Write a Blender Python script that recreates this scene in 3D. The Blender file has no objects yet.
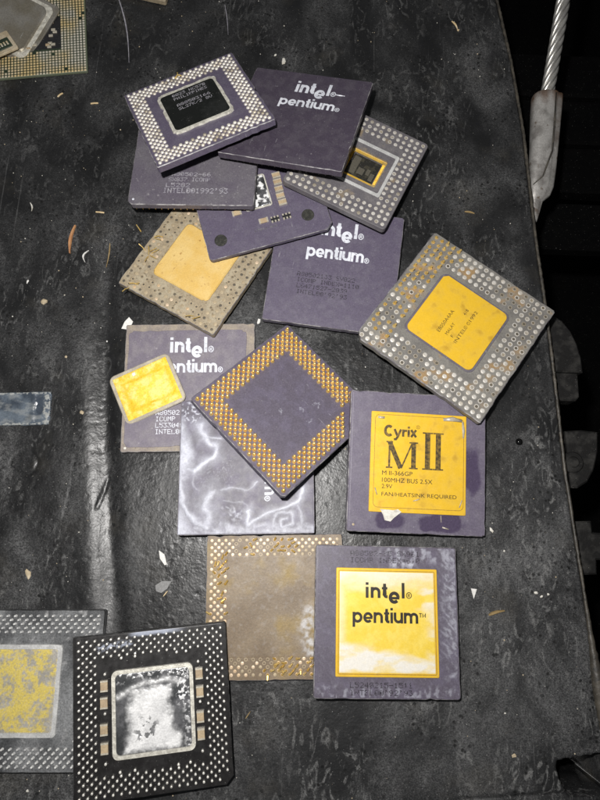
import bpy, math, random
import numpy as np
from mathutils import Matrix, Vector, Euler

MM = 0.001
R = math.radians
scn = bpy.context.scene
COL = scn.collection
rng = random.Random(7)
NR = np.random.RandomState(11)

# ------------------------------------------------------------ camera, light, exposure
FOC, TILT, ROLL, DIST = 590.987, R(12.845), R(-2.159), 225.74
cd = bpy.data.cameras.new('camera')
cam = bpy.data.objects.new('camera', cd)
COL.objects.link(cam)
cd.sensor_fit = 'VERTICAL'
cd.sensor_height = 24.0
cd.lens = 24.0 * FOC / 800.0
cd.clip_start = 0.01
cd.clip_end = 20
cam.matrix_world = (Matrix.Translation(Vector((0, -DIST * math.sin(TILT), DIST * math.cos(TILT))) * MM)
                    @ Matrix.Rotation(TILT, 4, 'X') @ Matrix.Rotation(-ROLL, 4, 'Z'))
scn.camera = cam

w = bpy.data.worlds.new('World')
scn.world = w
w.use_nodes = True
w.node_tree.nodes['Background'].inputs['Color'].default_value = (0.93, 0.96, 1.0, 1)
w.node_tree.nodes['Background'].inputs['Strength'].default_value = 0.085

ld = bpy.data.lights.new('flash', 'AREA')
ld.shape = 'DISK'
ld.size = 0.010
ld.energy = 0.92
ld.color = (1.0, 0.975, 0.945)
flash = bpy.data.objects.new('flash', ld)
COL.objects.link(flash)
flash.location = Vector((-23, -22, 246)) * MM
flash.rotation_euler = (Vector((0, 35, 0)) * MM - flash.location).to_track_quat('-Z', 'Y').to_euler()

scn.view_settings.view_transform = 'Standard'
scn.view_settings.look = 'None'
scn.view_settings.gamma = 1
scn.view_settings.exposure = 0.0
scn.render.engine = 'CYCLES'

# ------------------------------------------------------------ poses of the chips: x y z (mm, centre of top face), yaw pitch roll, size factor
POSE = {
 'A': (-44.63, 110.87, 20.64, 26.80, -16.04, -1.61, 0.969),
 'B': (-5.42, 109.33, 19.29, -13.21, -10.56, -7.93, 0.998),
 'C': (-45.00, 96.91, 12.50, -0.41, -3.93, -3.31, 1.001),
 'D': (-20.67, 83.10, 9.62, 17.64, -0.38, -2.50, 1.008),
 'E': (19.02, 94.48, 12.99, -24.49, -3.93, 2.83, 0.996),
 'F': (11.60, 52.50, 5.74, -5.92, 0.48, -0.20, 1.014),
 'G': (57.45, 29.08, 11.63, -34.55, -3.98, 0.12, 1.009),
 'H': (-42.86, 52.12, 4.79, 61.76, -2.31, 3.23, 0.995),
 'I': (-42.11, 3.10, 2.90, 3.07, 0.13, 0.15, 1.005),
 'K': (-5.20, -4.75, 10.85, 45.34, -1.59, 13.53, 0.976),
 'L': (-18.53, -26.43, 5.79, 2.91, 0.0, -0.01, 0.987),
 'M': (42.99, -23.49, 9.14, -0.26, 4.54, 4.88, 1.012),
 'N': (-6.08, -74.60, 2.82, 2.80, 0.03, -0.02, 0.979),
 'O': (32.41, -77.62, 7.39, 0.80, 0.10, 2.63, 0.998),
 'P': (-44.23, -107.67, 9.05, 7.01, 0.51, 7.05, 1.010),
 'Q': (-89.35, -104.37, 3.13, 2.05, -0.19, -0.03, 1.026),
}
SIZE = {k: 49.5 for k in POSE}
SIZE.update(E=44.5, H=44.5, G=54.6)
THK = {k: 2.8 for k in POSE}
THK.update(D=2.0, P=2.0)
MATX = {}
for k, p in POSE.items():
    MATX[k] = Matrix.Translation(Vector(p[:3])) @ Euler((R(p[4]), R(p[5]), R(p[3])), 'XYZ').to_matrix().to_4x4()
INV = {k: m.inverted() for k, m in MATX.items()}

# ------------------------------------------------------------ numpy noise
def _h(ix, iy, s):
    n = (ix.astype(np.int64) * 374761393 + iy.astype(np.int64) * 668265263 + s * 974634777) & 0xffffffff
    n = ((n ^ (n >> 13)) * 1274126177) & 0xffffffff
    return ((n ^ (n >> 16)) & 0xffff) / 65535.0

def vn(x, y, s=0):
    """gradient noise, about 0..1"""
    ix, iy = np.floor(x), np.floor(y)
    fx, fy = x - ix, y - iy
    ux = fx * fx * fx * (fx * (fx * 6 - 15) + 10); uy = fy * fy * fy * (fy * (fy * 6 - 15) + 10)
    def g(dx, dy):
        a = _h(ix + dx, iy + dy, s) * 6.2832
        return np.cos(a) * (fx - dx) + np.sin(a) * (fy - dy)
    a, b, c, d = g(0, 0), g(1, 0), g(0, 1), g(1, 1)
    v = a + (b - a) * ux + (c - a) * uy + (a - b - c + d) * ux * uy
    return np.clip(0.5 + 0.85 * v, 0, 1)

def fbm(x, y, f, o=4, s=0):
    v = 0; a = 0.5; t = 0
    for i in range(o):
        c, d = math.cos(0.7 + 1.1 * i), math.sin(0.7 + 1.1 * i)
        v = v + a * vn((x * c - y * d) * f + 17.3 * i, (x * d + y * c) * f - 9.1 * i, s + i); t += a
        a *= 0.5; f *= 2.03
    return np.clip(0.5 + 1.15 * (v / t - 0.5), 0, 1)

def sm(a, b, x):
    t = np.clip((x - a) / (b - a), 0, 1)
    return t * t * (3 - 2 * t)

def segd(x, y, pts):
    """distance to a polyline"""
    best = np.full(np.shape(x), 1e9)
    for (ax, ay), (bx, by) in zip(pts[:-1], pts[1:]):
        dx, dy = bx - ax, by - ay
        t = np.clip(((x - ax) * dx + (y - ay) * dy) / (dx * dx + dy * dy + 1e-9), 0, 1)
        best = np.minimum(best, np.hypot(x - ax - t * dx, y - ay - t * dy))
    return best

# ------------------------------------------------------------ materials
def lin(c):
    return tuple(((v / 12.92) if v <= 0.04045 else ((v + 0.055) / 1.055) ** 2.4) for v in c)

def mat(name, col, rough=0.5, metal=0.0, spec=0.5, col2=None, n2=(0.25, 0.45, 0.62), col3=None, n3=(1.6, 0.60, 0.70),
        attr=None, bump=(2.0, 0.15), rvar=0.12, scratch=None, grain=0.16, speck=0.5, coat=0.0):
    """col2/col3: colour mixed in by noise (frequency per mm, ramp low, ramp high); attr=(colour, rough, metal): mixed in by the mesh's own layer 'm'"""
    m = bpy.data.materials.new(name)
    m.use_nodes = True
    nt = m.node_tree; N = nt.nodes; L = nt.links
    b = N['Principled BSDF']
    tc = N.new('ShaderNodeTexCoord')
    def noise(f, det=4, dist=0.0, stretch=None):
        n = N.new('ShaderNodeTexNoise')
        n.inputs['Scale'].default_value = f / MM
        n.inputs['Detail'].default_value = det
        n.inputs['Distortion'].default_value = dist
        if stretch:
            mp = N.new('ShaderNodeMapping')
            mp.inputs['Scale'].default_value = stretch[0]
            mp.inputs['Rotation'].default_value = (0, 0, stretch[1])
            L.new(tc.outputs['Object'], mp.inputs['Vector']); L.new(mp.outputs[0], n.inputs['Vector'])
        else:
            L.new(tc.outputs['Object'], n.inputs['Vector'])
        return n.outputs['Fac']
    def ramp(src, lo, hi):
        r = N.new('ShaderNodeMapRange')
        r.inputs['From Min'].default_value = lo; r.inputs['From Max'].default_value = hi
        L.new(src, r.inputs['Value'])
        return r.outputs['Result']
    def mix(fac, a, c):
        x = N.new('ShaderNodeMix'); x.data_type = 'RGBA'
        L.new(fac, x.inputs[0])
        if isinstance(a, tuple): x.inputs[6].default_value = (*a, 1)
        else: L.new(a, x.inputs[6])
        x.inputs[7].default_value = (*c, 1)
        return x.outputs[2]
    def mixf(fac, a, c):
        x = N.new('ShaderNodeMix'); x.data_type = 'FLOAT'
        L.new(fac, x.inputs[0])
        if isinstance(a, (int, float)): x.inputs[2].default_value = a
        else: L.new(a, x.inputs[2])
        x.inputs[3].default_value = c
        return x.outputs[0]
    c = col
    if col2: c = mix(ramp(noise(n2[0]), n2[1], n2[2]), c, col2)
    if col3: c = mix(ramp(noise(n3[0], 2), n3[1], n3[2]), c, col3)
    if scratch:
        c = mix(ramp(noise(scratch[1], 3, 0.3, ((1.0, 0.14, 1.0), scratch[2])), 0.70, 0.78), c, scratch[0])
        c = mix(ramp(noise(scratch[1] * 0.8, 3, 0.2, ((1.0, 0.14, 1.0), scratch[2] + 1.2)), 0.71, 0.79), c, scratch[0])
    r = N.new('ShaderNodeMapRange')
    r.inputs['To Min'].default_value = max(0.05, rough - rvar); r.inputs['To Max'].default_value = rough + rvar
    L.new(noise(0.5), r.inputs['Value'])
    ro = r.outputs['Result']; me = metal
    if attr:
        at = N.new('ShaderNodeAttribute'); at.attribute_name = 'm'
        c = mix(at.outputs['Fac'], c, attr[0]); ro = mixf(at.outputs['Fac'], ro, attr[1]); me = mixf(at.outputs['Fac'], metal, attr[2])
    if grain:
        g1 = N.new('ShaderNodeMapRange')
        for k_, v_ in (('From Min', 0.3), ('From Max', 0.7), ('To Min', 1 - grain), ('To Max', 1 + grain)): g1.inputs[k_].default_value = v_
        L.new(noise(1.9, 6), g1.inputs['Value'])
        x = N.new('ShaderNodeMix'); x.data_type = 'RGBA'; x.blend_type = 'MULTIPLY'; x.inputs[0].default_value = 1.0
        if isinstance(c, tuple): x.inputs[6].default_value = (*c, 1)
        else: L.new(c, x.inputs[6])
        cb = N.new('ShaderNodeCombineColor')
        for i_ in range(3): L.new(g1.outputs['Result'], cb.inputs[i_])
        L.new(cb.outputs[0], x.inputs[7]); c = x.outputs[2]
        if speck and not metal > 0.3:
            f1 = ramp(noise(2.4, 1), 0.735, 0.80)
            f2 = N.new('ShaderNodeMath'); f2.operation = 'MULTIPLY'; f2.inputs[1].default_value = speck; L.new(f1, f2.inputs[0])
            c = mix(f2.outputs[0], c, (0.45, 0.44, 0.42))
    if isinstance(c, tuple): b.inputs['Base Color'].default_value = (*c, 1)
    else: L.new(c, b.inputs['Base Color'])
    L.new(ro, b.inputs['Roughness'])
    if isinstance(me, (int, float)): b.inputs['Metallic'].default_value = me
    else: L.new(me, b.inputs['Metallic'])
    b.inputs['Specular IOR Level'].default_value = spec
    b.inputs['Coat Weight'].default_value = coat
    if bump:
        bp = N.new('ShaderNodeBump')
        bp.inputs['Strength'].default_value = bump[1]; bp.inputs['Distance'].default_value = 0.3 * MM
        L.new(noise(bump[0], 6), bp.inputs['Height']); L.new(bp.outputs[0], b.inputs['Normal'])
    return m

PUR = (0.098, 0.083, 0.124)
PUR2 = (0.112, 0.098, 0.137)
M = {}
M['ceramic'] = mat('purple ceramic', PUR, 0.42, col2=PUR2, col3=(0.22, 0.21, 0.24), n3=(1.1, 0.70, 0.80), scratch=((0.2, 0.19, 0.22), 1.1, 0.5), bump=(3, 0.06))
M['ceramic_dark'] = mat('dark purple ceramic', (0.058, 0.047, 0.067), 0.36, col2=(0.074, 0.063, 0.082), col3=(0.2, 0.19, 0.21), n3=(0.9, 0.71, 0.82), scratch=((0.16, 0.15, 0.17), 1.0, 2.0), bump=(3, 0.06))
M['ceramic_grey'] = mat('dusty purple ceramic', (0.105, 0.092, 0.118), 0.5, col2=(0.13, 0.12, 0.138), n2=(0.12, 0.4, 0.65), col3=(0.27, 0.26, 0.27), n3=(0.8, 0.64, 0.8), bump=(3, 0.08))
M['ceramic_pale'] = mat('worn lavender ceramic', (0.15, 0.13, 0.165), 0.5, col2=(0.185, 0.165, 0.19), col3=(0.3, 0.28, 0.3), n3=(0.9, 0.68, 0.8), bump=(3, 0.06))
M['ceramic_e'] = mat('grey violet ceramic', (0.118, 0.110, 0.120), 0.45, col2=(0.15, 0.14, 0.145), col3=(0.24, 0.19, 0.13), n3=(0.2, 0.64, 0.76), bump=(3, 0.08))
M['worn_edge'] = mat('worn ceramic edge', (0.12, 0.11, 0.125), 0.5, col2=(0.34, 0.33, 0.33), n2=(0.35, 0.44, 0.62), bump=None)
M['worn_black'] = mat('worn black edge', (0.02, 0.02, 0.02), 0.35, col2=(0.08, 0.08, 0.08), n2=(0.35, 0.5, 0.65), bump=None)
M['ceramic_stone'] = mat('grimy grey ceramic', (0.150, 0.142, 0.132), 0.45, col2=(0.215, 0.205, 0.185), n2=(0.12, 0.4, 0.65), col3=(0.30, 0.20, 0.10), n3=(0.13, 0.60, 0.70), bump=(1.5, 0.2))
M['ceramic_tan'] = mat('tan stained ceramic', (0.30, 0.245, 0.165), 0.6, col2=(0.36, 0.31, 0.22), col3=(0.17, 0.13, 0.08), n3=(0.9, 0.60, 0.72), bump=(1.5, 0.25))
M['ceramic_brown'] = mat('brown stained ceramic', (0.165, 0.118, 0.072), 0.5, col2=(0.235, 0.178, 0.115), n2=(0.07, 0.38, 0.62), col3=(0.26, 0.175, 0.045), n3=(0.09, 0.55, 0.72),
                         attr=((0.60, 0.61, 0.64), 0.45, 0.0), bump=(1.2, 0.15))
M['border_tan'] = mat('dusty tan border', (0.235, 0.20, 0.175), 0.6, col2=(0.30, 0.255, 0.20), col3=(0.14, 0.12, 0.11), n3=(0.7, 0.63, 0.75), bump=(1.5, 0.2))
M['organic_black'] = mat('black glass fibre', (0.0135, 0.0125, 0.0125), 0.30, col2=(0.021, 0.02, 0.02), col3=(0.05, 0.05, 0.05), n3=(0.9, 0.72, 0.85), attr=((0.32, 0.35, 0.43), 0.45, 0.0), bump=(3, 0.05))
M['organic_grey'] = mat('dusty grey glass fibre', (0.055, 0.057, 0.06), 0.42, col2=(0.20, 0.205, 0.21), n2=(0.09, 0.38, 0.66), col3=(0.36, 0.36, 0.36), n3=(0.3, 0.60, 0.82), bump=(1.5, 0.15), grain=0.35)
M['gold'] = mat('gold plating', (0.84, 0.52, 0.035), 0.38, 0.22, 0.5, col2=(0.79, 0.50, 0.05), col3=(0.55, 0.32, 0.03), n3=(0.25, 0.60, 0.8), bump=(0.12, 0.12), grain=0.05, speck=0.12)
M['gold_pin'] = mat('gold pin', (0.90, 0.68, 0.28), 0.27, 0.6, 0.5, col2=(0.82, 0.55, 0.15), n2=(0.4, 0.4, 0.6), bump=None)
M['gold_dull'] = mat('dull ochre gold', (0.66, 0.435, 0.125), 0.55, 0.1, 0.4, grain=0.08, col2=(0.70, 0.50, 0.19), n2=(0.15, 0.4, 0.62), col3=(0.40, 0.22, 0.06), n3=(0.6, 0.64, 0.78), bump=(1.2, 0.25))
M['gold_lid'] = mat('gold lid fading to white', (0.86, 0.62, 0.075), 0.40, 0.15, 0.5, col2=(0.87, 0.66, 0.12), attr=((0.82, 0.79, 0.72), 0.36, 0.1), bump=(0.3, 0.06), grain=0.06)
M['gold_stain'] = mat('gold loose lid', (0.80, 0.585, 0.07), 0.48, 0.1, 0.3, col2=(0.84, 0.66, 0.20), n2=(0.4, 0.45, 0.6), attr=((0.66, 0.42, 0.008), 0.45, 0.2), bump=(0.9, 0.05))
M['silver_pin'] = mat('tinned pin', (0.80, 0.76, 0.68), 0.35, 0.35, 0.5, col2=(0.60, 0.52, 0.40), n2=(0.25, 0.5, 0.7), bump=None)
M['white_pin'] = mat('pale pin tip', (0.80, 0.78, 0.72), 0.35, 0.4, 0.5, col2=(0.62, 0.60, 0.55), bump=None)
M['dust_pin'] = mat('dusty pin', (0.72, 0.72, 0.70), 0.5, 0.1, 0.5, col2=(0.50, 0.50, 0.50), n2=(0.2, 0.42, 0.62), bump=None)
M['pad_light'] = mat('bright solder pad', (0.70, 0.67, 0.62), 0.38, 0.35, 0.5, col2=(0.58, 0.53, 0.45), n2=(0.4, 0.45, 0.65), bump=(2, 0.1))
M['pad_mid'] = mat('dull solder pad', (0.42, 0.39, 0.34), 0.45, 0.3, 0.5, col2=(0.33, 0.28, 0.20), n2=(0.3, 0.4, 0.65), bump=(2, 0.1))
M['pad_dark'] = mat('empty pad', (0.095, 0.083, 0.065), 0.5, 0.0, 0.4, col2=(0.15, 0.125, 0.09), bump=(2, 0.1))
M['pad_cream'] = mat('cream pad', (0.66, 0.52, 0.37), 0.45, 0.2, 0.5, col2=(0.55, 0.40, 0.24), bump=(2, 0.1))
M['pad_tan'] = mat('tan pad', (0.43, 0.35, 0.23), 0.5, 0.1, 0.5, col2=(0.35, 0.28, 0.18), bump=(2, 0.1))
M['solder'] = mat('pale solder frame', (0.72, 0.70, 0.62), 0.42, 0.25, 0.5, col2=(0.5, 0.48, 0.42), n2=(0.6, 0.42, 0.6), bump=(1.2, 0.35))
M['solder_grey'] = mat('grey solder frame', (0.56, 0.56, 0.55), 0.45, 0.3, 0.5, col2=(0.66, 0.66, 0.65), bump=(1.2, 0.25))
M['lid_black'] = mat('black cover', (0.008, 0.009, 0.008), 0.22, 0.0, 0.5, col2=(0.02, 0.021, 0.02), n2=(0.15, 0.5, 0.7), col3=(0.1, 0.1, 0.1), n3=(0.6, 0.70, 0.85), bump=(2, 0.05))
M['slug'] = mat('steel lid with paste', (0.07, 0.073, 0.077), 0.30, 0.5, 0.5, col2=(0.19, 0.19, 0.20), n2=(0.2, 0.45, 0.62), attr=((0.80, 0.80, 0.80), 0.42, 0.05), bump=(0.7, 0.08), speck=0)
M['flake_lid'] = mat('lid with flaking gold', (0.36, 0.34, 0.30), 0.4, 0.15, 0.5, col2=(0.44, 0.42, 0.38), attr=((0.70, 0.55, 0.10), 0.5, 0.1), bump=(0.9, 0.3))
M['paste_chip'] = mat('ceramic with paste smears', (0.088, 0.077, 0.100), 0.46, 0.0, 0.3, col2=PUR2, scratch=((0.2, 0.19, 0.22), 1.0, 0.9), attr=((0.72, 0.745, 0.84), 0.38, 0.0), bump=(2, 0.06), grain=0.12)
M['stain_chip'] = mat('ceramic with dark spills', (0.128, 0.111, 0.153), 0.42, col2=(0.145, 0.128, 0.168), col3=(0.26, 0.25, 0.27), n3=(1.0, 0.71, 0.8), attr=((0.068, 0.052, 0.092), 0.3, 0.0), bump=(3, 0.06))
M['haze_chip'] = mat('ceramic with pale smears', (0.10, 0.087, 0.116), 0.42, col2=PUR2, attr=((0.50, 0.51, 0.58), 0.35, 0.0), scratch=((0.26, 0.25, 0.29), 0.9, 0.6), bump=(3, 0.08))
M['haze_dark'] = mat('dark ceramic with smudge', (0.056, 0.042, 0.068), 0.38, col2=(0.066, 0.053, 0.078), attr=((0.42, 0.41, 0.46), 0.4, 0.0), scratch=((0.16, 0.15, 0.17), 1.0, 2.0), bump=(3, 0.06))
M['print_white'] = mat('white print', (0.70, 0.72, 0.78), 0.5, col2=(0.58, 0.6, 0.66), col3=(0.24, 0.225, 0.27), n3=(1.1, 0.60, 0.74), bump=None, grain=0)
M['print_grey'] = mat('grey etched print', (0.38, 0.37, 0.40), 0.55, col2=(0.25, 0.24, 0.28), n2=(0.6, 0.45, 0.6), bump=None, grain=0)
M['print_faint'] = mat('faint etched print', (0.17, 0.17, 0.165), 0.55, col2=(0.07, 0.07, 0.07), n2=(0.6, 0.42, 0.6), bump=None, grain=0)
M['print_dark'] = mat('dark etched print', (0.018, 0.015, 0.022), 0.5, col2=(0.045, 0.04, 0.055), n2=(0.4, 0.5, 0.7), bump=None, grain=0)
M['print_black'] = mat('black print', (0.014, 0.010, 0.006), 0.5, col2=(0.06, 0.04, 0.012), n2=(0.8, 0.58, 0.72), bump=None, grain=0)
M['print_brown'] = mat('brown worn print', (0.045, 0.030, 0.008), 0.5, col2=(0.20, 0.125, 0.02), n2=(0.9, 0.42, 0.64), bump=None, grain=0)
M['groove_gold'] = mat('gold groove', (0.36, 0.215, 0.035), 0.5, 0.3, bump=None)
M['capacitor'] = mat('capacitor body', (0.45, 0.35, 0.22), 0.5, col2=(0.36, 0.27, 0.17), bump=(3, 0.1))
M['cap_end'] = mat('capacitor end', (0.66, 0.61, 0.50), 0.35, 0.5, bump=(3, 0.1))
M['resistor'] = mat('resistor body', (0.02, 0.02, 0.022), 0.4, bump=None)
M['rubber'] = mat('black rubber dot', (0.016, 0.016, 0.013), 0.75, col2=(0.032, 0.032, 0.025), n2=(0.8, 0.45, 0.6), bump=(1.5, 0.3))
M['die'] = mat('silicon die', (0.03, 0.029, 0.025), 0.25, 0.2, 0.6, col2=(0.06, 0.055, 0.04), n2=(0.5, 0.5, 0.6), bump=None)
M['die_block'] = mat('silicon block', (0.13, 0.12, 0.095), 0.3, 0.3, 0.6, bump=None)
M['pcb'] = mat('green board', (0.022, 0.034, 0.020), 0.45, col2=(0.035, 0.05, 0.03), bump=(2, 0.1))
M['pcb_edge'] = mat('pale board edge', (0.13, 0.15, 0.10), 0.5, bump=(2, 0.1))
M['pad_lga'] = mat('land pads', (0.78, 0.60, 0.30), 0.36, 0.3, 0.5, col2=(0.66, 0.62, 0.52), n2=(0.08, 0.42, 0.6), bump=(2, 0.1))
M['nickel'] = mat('nickel spreader', (0.54, 0.51, 0.45), 0.36, 0.75, 0.5, col2=(0.42, 0.38, 0.30), n2=(0.12, 0.42, 0.62), scratch=((0.7, 0.68, 0.62), 0.7, 0.8), bump=(0.8, 0.15))
M['steel'] = mat('galvanised steel', (0.52, 0.51, 0.48), 0.36, 0.7, 0.5, col2=(0.36, 0.35, 0.33), n2=(0.25, 0.42, 0.62), bump=(1.5, 0.15))
M['ferrule'] = mat('crimped ferrule', (0.35, 0.34, 0.325), 0.42, 0.3, 0.5, col2=(0.19, 0.18, 0.17), n2=(0.2, 0.42, 0.66), col3=(0.12, 0.09, 0.07), n3=(0.35, 0.64, 0.74), scratch=((0.6, 0.58, 0.55), 0.8, 0.2), attr=((0.075, 0.038, 0.018), 0.7, 0.0), bump=(0.9, 0.3))
M['bracket'] = mat('dusty cast iron', (0.010, 0.0097, 0.0095), 0.75, 0.0, 0.2, col2=(0.032, 0.031, 0.029), n2=(0.25, 0.45, 0.66), bump=(0.7, 0.6))  # colour set darker to stand in for weak light beyond the edge
M['void'] = mat('unlit black', (0.0018, 0.0018, 0.002), 0.8, 0.0, 0.05, col2=(0.0025, 0.0025, 0.0025), bump=(0.2, 0.3))  # near-black colour stands in for the unlit depth of the recess
M['rim'] = mat('worn rim', (0.036, 0.032, 0.026), 0.5, col2=(0.075, 0.066, 0.052), n2=(0.2, 0.42, 0.62), col3=(0.03, 0.028, 0.025), n3=(0.5, 0.55, 0.68), bump=(1.0, 0.5))
M['wood'] = mat('pale wood sliver', (0.62, 0.47, 0.26), 0.6, col2=(0.72, 0.60, 0.40), bump=(2, 0.2))
M['wood_red'] = mat('reddish wood sliver', (0.42, 0.20, 0.09), 0.6, col2=(0.52, 0.28, 0.13), bump=(2, 0.2))
M['straw'] = mat('brown straw', (0.26, 0.18, 0.075), 0.6, col2=(0.34, 0.25, 0.12), bump=(2, 0.2))
M['crumb'] = mat('white crumb', (0.68, 0.66, 0.60), 0.6, col2=(0.5, 0.47, 0.4), bump=(2, 0.3))
M['crumb_tan'] = mat('tan crumb', (0.44, 0.36, 0.24), 0.7, col2=(0.55, 0.47, 0.34), bump=(2, 0.4))
M['paper'] = mat('white paper', (0.72, 0.71, 0.68), 0.6, bump=(2, 0.1))
M['grey_flake'] = mat('grey flake', (0.24, 0.24, 0.24), 0.4, bump=(2, 0.1))
M['bead'] = mat('black bead', (0.004, 0.004, 0.004), 0.1, bump=None, rvar=0.02, grain=0)
M['edge_glass'] = mat('translucent lid edge', (0.38, 0.34, 0.27), 0.3, 0.0, 0.5, col2=(0.48, 0.43, 0.34), bump=(1.5, 0.1))
M['strip_glass'] = mat('bluish glazed strip', (0.045, 0.057, 0.075), 0.22, 0.0, 0.6, col2=(0.12, 0.145, 0.175), n2=(0.16, 0.42, 0.62), attr=((0.30, 0.31, 0.30), 0.6, 0.0), bump=(0.6, 0.3))

def table_material():
    m = bpy.data.materials.new('oily black plastic')
    m.use_nodes = True
    nt = m.node_tree; N = nt.nodes; L = nt.links
    b = N['Principled BSDF']
    tc = N.new('ShaderNodeTexCoord')
    def noise(f, det=5, rot=0.0, sc=(1, 1, 1), dist=0.0):
        mp = N.new('ShaderNodeMapping'); mp.inputs['Rotation'].default_value = (0, 0, rot); mp.inputs['Scale'].default_value = sc
        n = N.new('ShaderNodeTexNoise'); n.inputs['Scale'].default_value = f / MM; n.inputs['Detail'].default_value = det; n.inputs['Distortion'].default_value = dist
        L.new(tc.outputs['Object'], mp.inputs['Vector']); L.new(mp.outputs[0], n.inputs['Vector'])
        return n.outputs['Fac']
    def rmp(s, lo, hi, a=0.0, c=1.0):
        r = N.new('ShaderNodeMapRange')
        for k, v in (('From Min', lo), ('From Max', hi), ('To Min', a), ('To Max', c)): r.inputs[k].default_value = v
        L.new(s, r.inputs['Value']); return r.outputs['Result']
    def mul(a, c, op='MULTIPLY'):
        x = N.new('ShaderNodeMath'); x.operation = op; x.use_clamp = True
        for i, v in enumerate((a, c)):
            if isinstance(v, (int, float)): x.inputs[i].default_value = v
            else: L.new(v, x.inputs[i])
        return x.outputs[0]
    def mix(f, a, c):
        x = N.new('ShaderNodeMix'); x.data_type = 'RGBA'; L.new(f, x.inputs[0])
        for i, v in ((6, a), (7, c)):
            if isinstance(v, tuple): x.inputs[i].default_value = (*v, 1)
            else: L.new(v, x.inputs[i])
        return x.outputs[2]
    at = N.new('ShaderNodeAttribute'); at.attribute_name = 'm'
    dust = at.outputs['Fac']  # layer also carries the bay's painted shade and the slanted line
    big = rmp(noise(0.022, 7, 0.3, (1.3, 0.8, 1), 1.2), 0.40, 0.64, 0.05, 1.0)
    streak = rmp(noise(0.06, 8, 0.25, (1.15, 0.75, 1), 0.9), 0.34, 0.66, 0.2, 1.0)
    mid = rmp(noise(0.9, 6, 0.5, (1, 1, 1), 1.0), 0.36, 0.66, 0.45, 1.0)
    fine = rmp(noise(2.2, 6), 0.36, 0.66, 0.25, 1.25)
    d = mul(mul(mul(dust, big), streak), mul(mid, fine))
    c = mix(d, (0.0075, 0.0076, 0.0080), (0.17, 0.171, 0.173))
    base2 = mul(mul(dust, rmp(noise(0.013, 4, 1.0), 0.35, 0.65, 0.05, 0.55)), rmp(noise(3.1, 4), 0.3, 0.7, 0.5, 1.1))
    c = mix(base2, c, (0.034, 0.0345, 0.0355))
    # pale rubbed scuffs
    sc_ = mul(mul(rmp(noise(0.28, 8, -0.4, (1, 0.45, 1), 2.0), 0.54, 0.66), rmp(noise(0.03, 3), 0.42, 0.58)), mul(dust, fine))
    c = mix(sc_, c, (0.15, 0.15, 0.148))
    c = mix(mul(rmp(noise(0.05, 4), 0.58, 0.75), mul(mid, 0.30)), c, (0.085, 0.076, 0.058))
    # pale fine grit and hairline scratches
    c = mix(mul(rmp(noise(1.7, 2), 0.69, 0.76), mul(dust, 0.7)), c, (0.30, 0.30, 0.29))
    for a in (0.35, -0.7, 1.9):
        c = mix(mul(rmp(noise(0.5, 3, a, (1, 0.02, 1), 0.1), 0.70, 0.76), mul(mid, 0.5)), c, (0.12, 0.12, 0.12))
    # dark pits
    vo = N.new('ShaderNodeTexVoronoi'); vo.inputs['Scale'].default_value = 0.17 / MM; L.new(tc.outputs['Object'], vo.inputs['Vector'])
    vs = N.new('ShaderNodeTexVoronoi'); vs.inputs['Scale'].default_value = 0.42 / MM; L.new(tc.outputs['Object'], vs.inputs['Vector'])
    pitm = mul(rmp(vs.outputs['Distance'], 0.17, 0.30, 0.95, 0), rmp(noise(0.06, 3), 0.44, 0.56))
    c = mix(pitm, c, (0.008, 0.008, 0.008))
    L.new(c, b.inputs['Base Color'])
    L.new(rmp(d, 0.0, 0.4, 0.33, 0.62), b.inputs['Roughness'])
    b.inputs['Specular IOR Level'].default_value = 0.45
    h = mul(noise(1.2, 8), mul(pitm, 0.25), 'SUBTRACT')
    bp = N.new('ShaderNodeBump'); bp.inputs['Strength'].default_value = 0.30; bp.inputs['Distance'].default_value = 0.3 * MM
    L.new(h, bp.inputs['Height']); L.new(bp.outputs[0], b.inputs['Normal'])
    return m
M['table'] = table_material()

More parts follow.
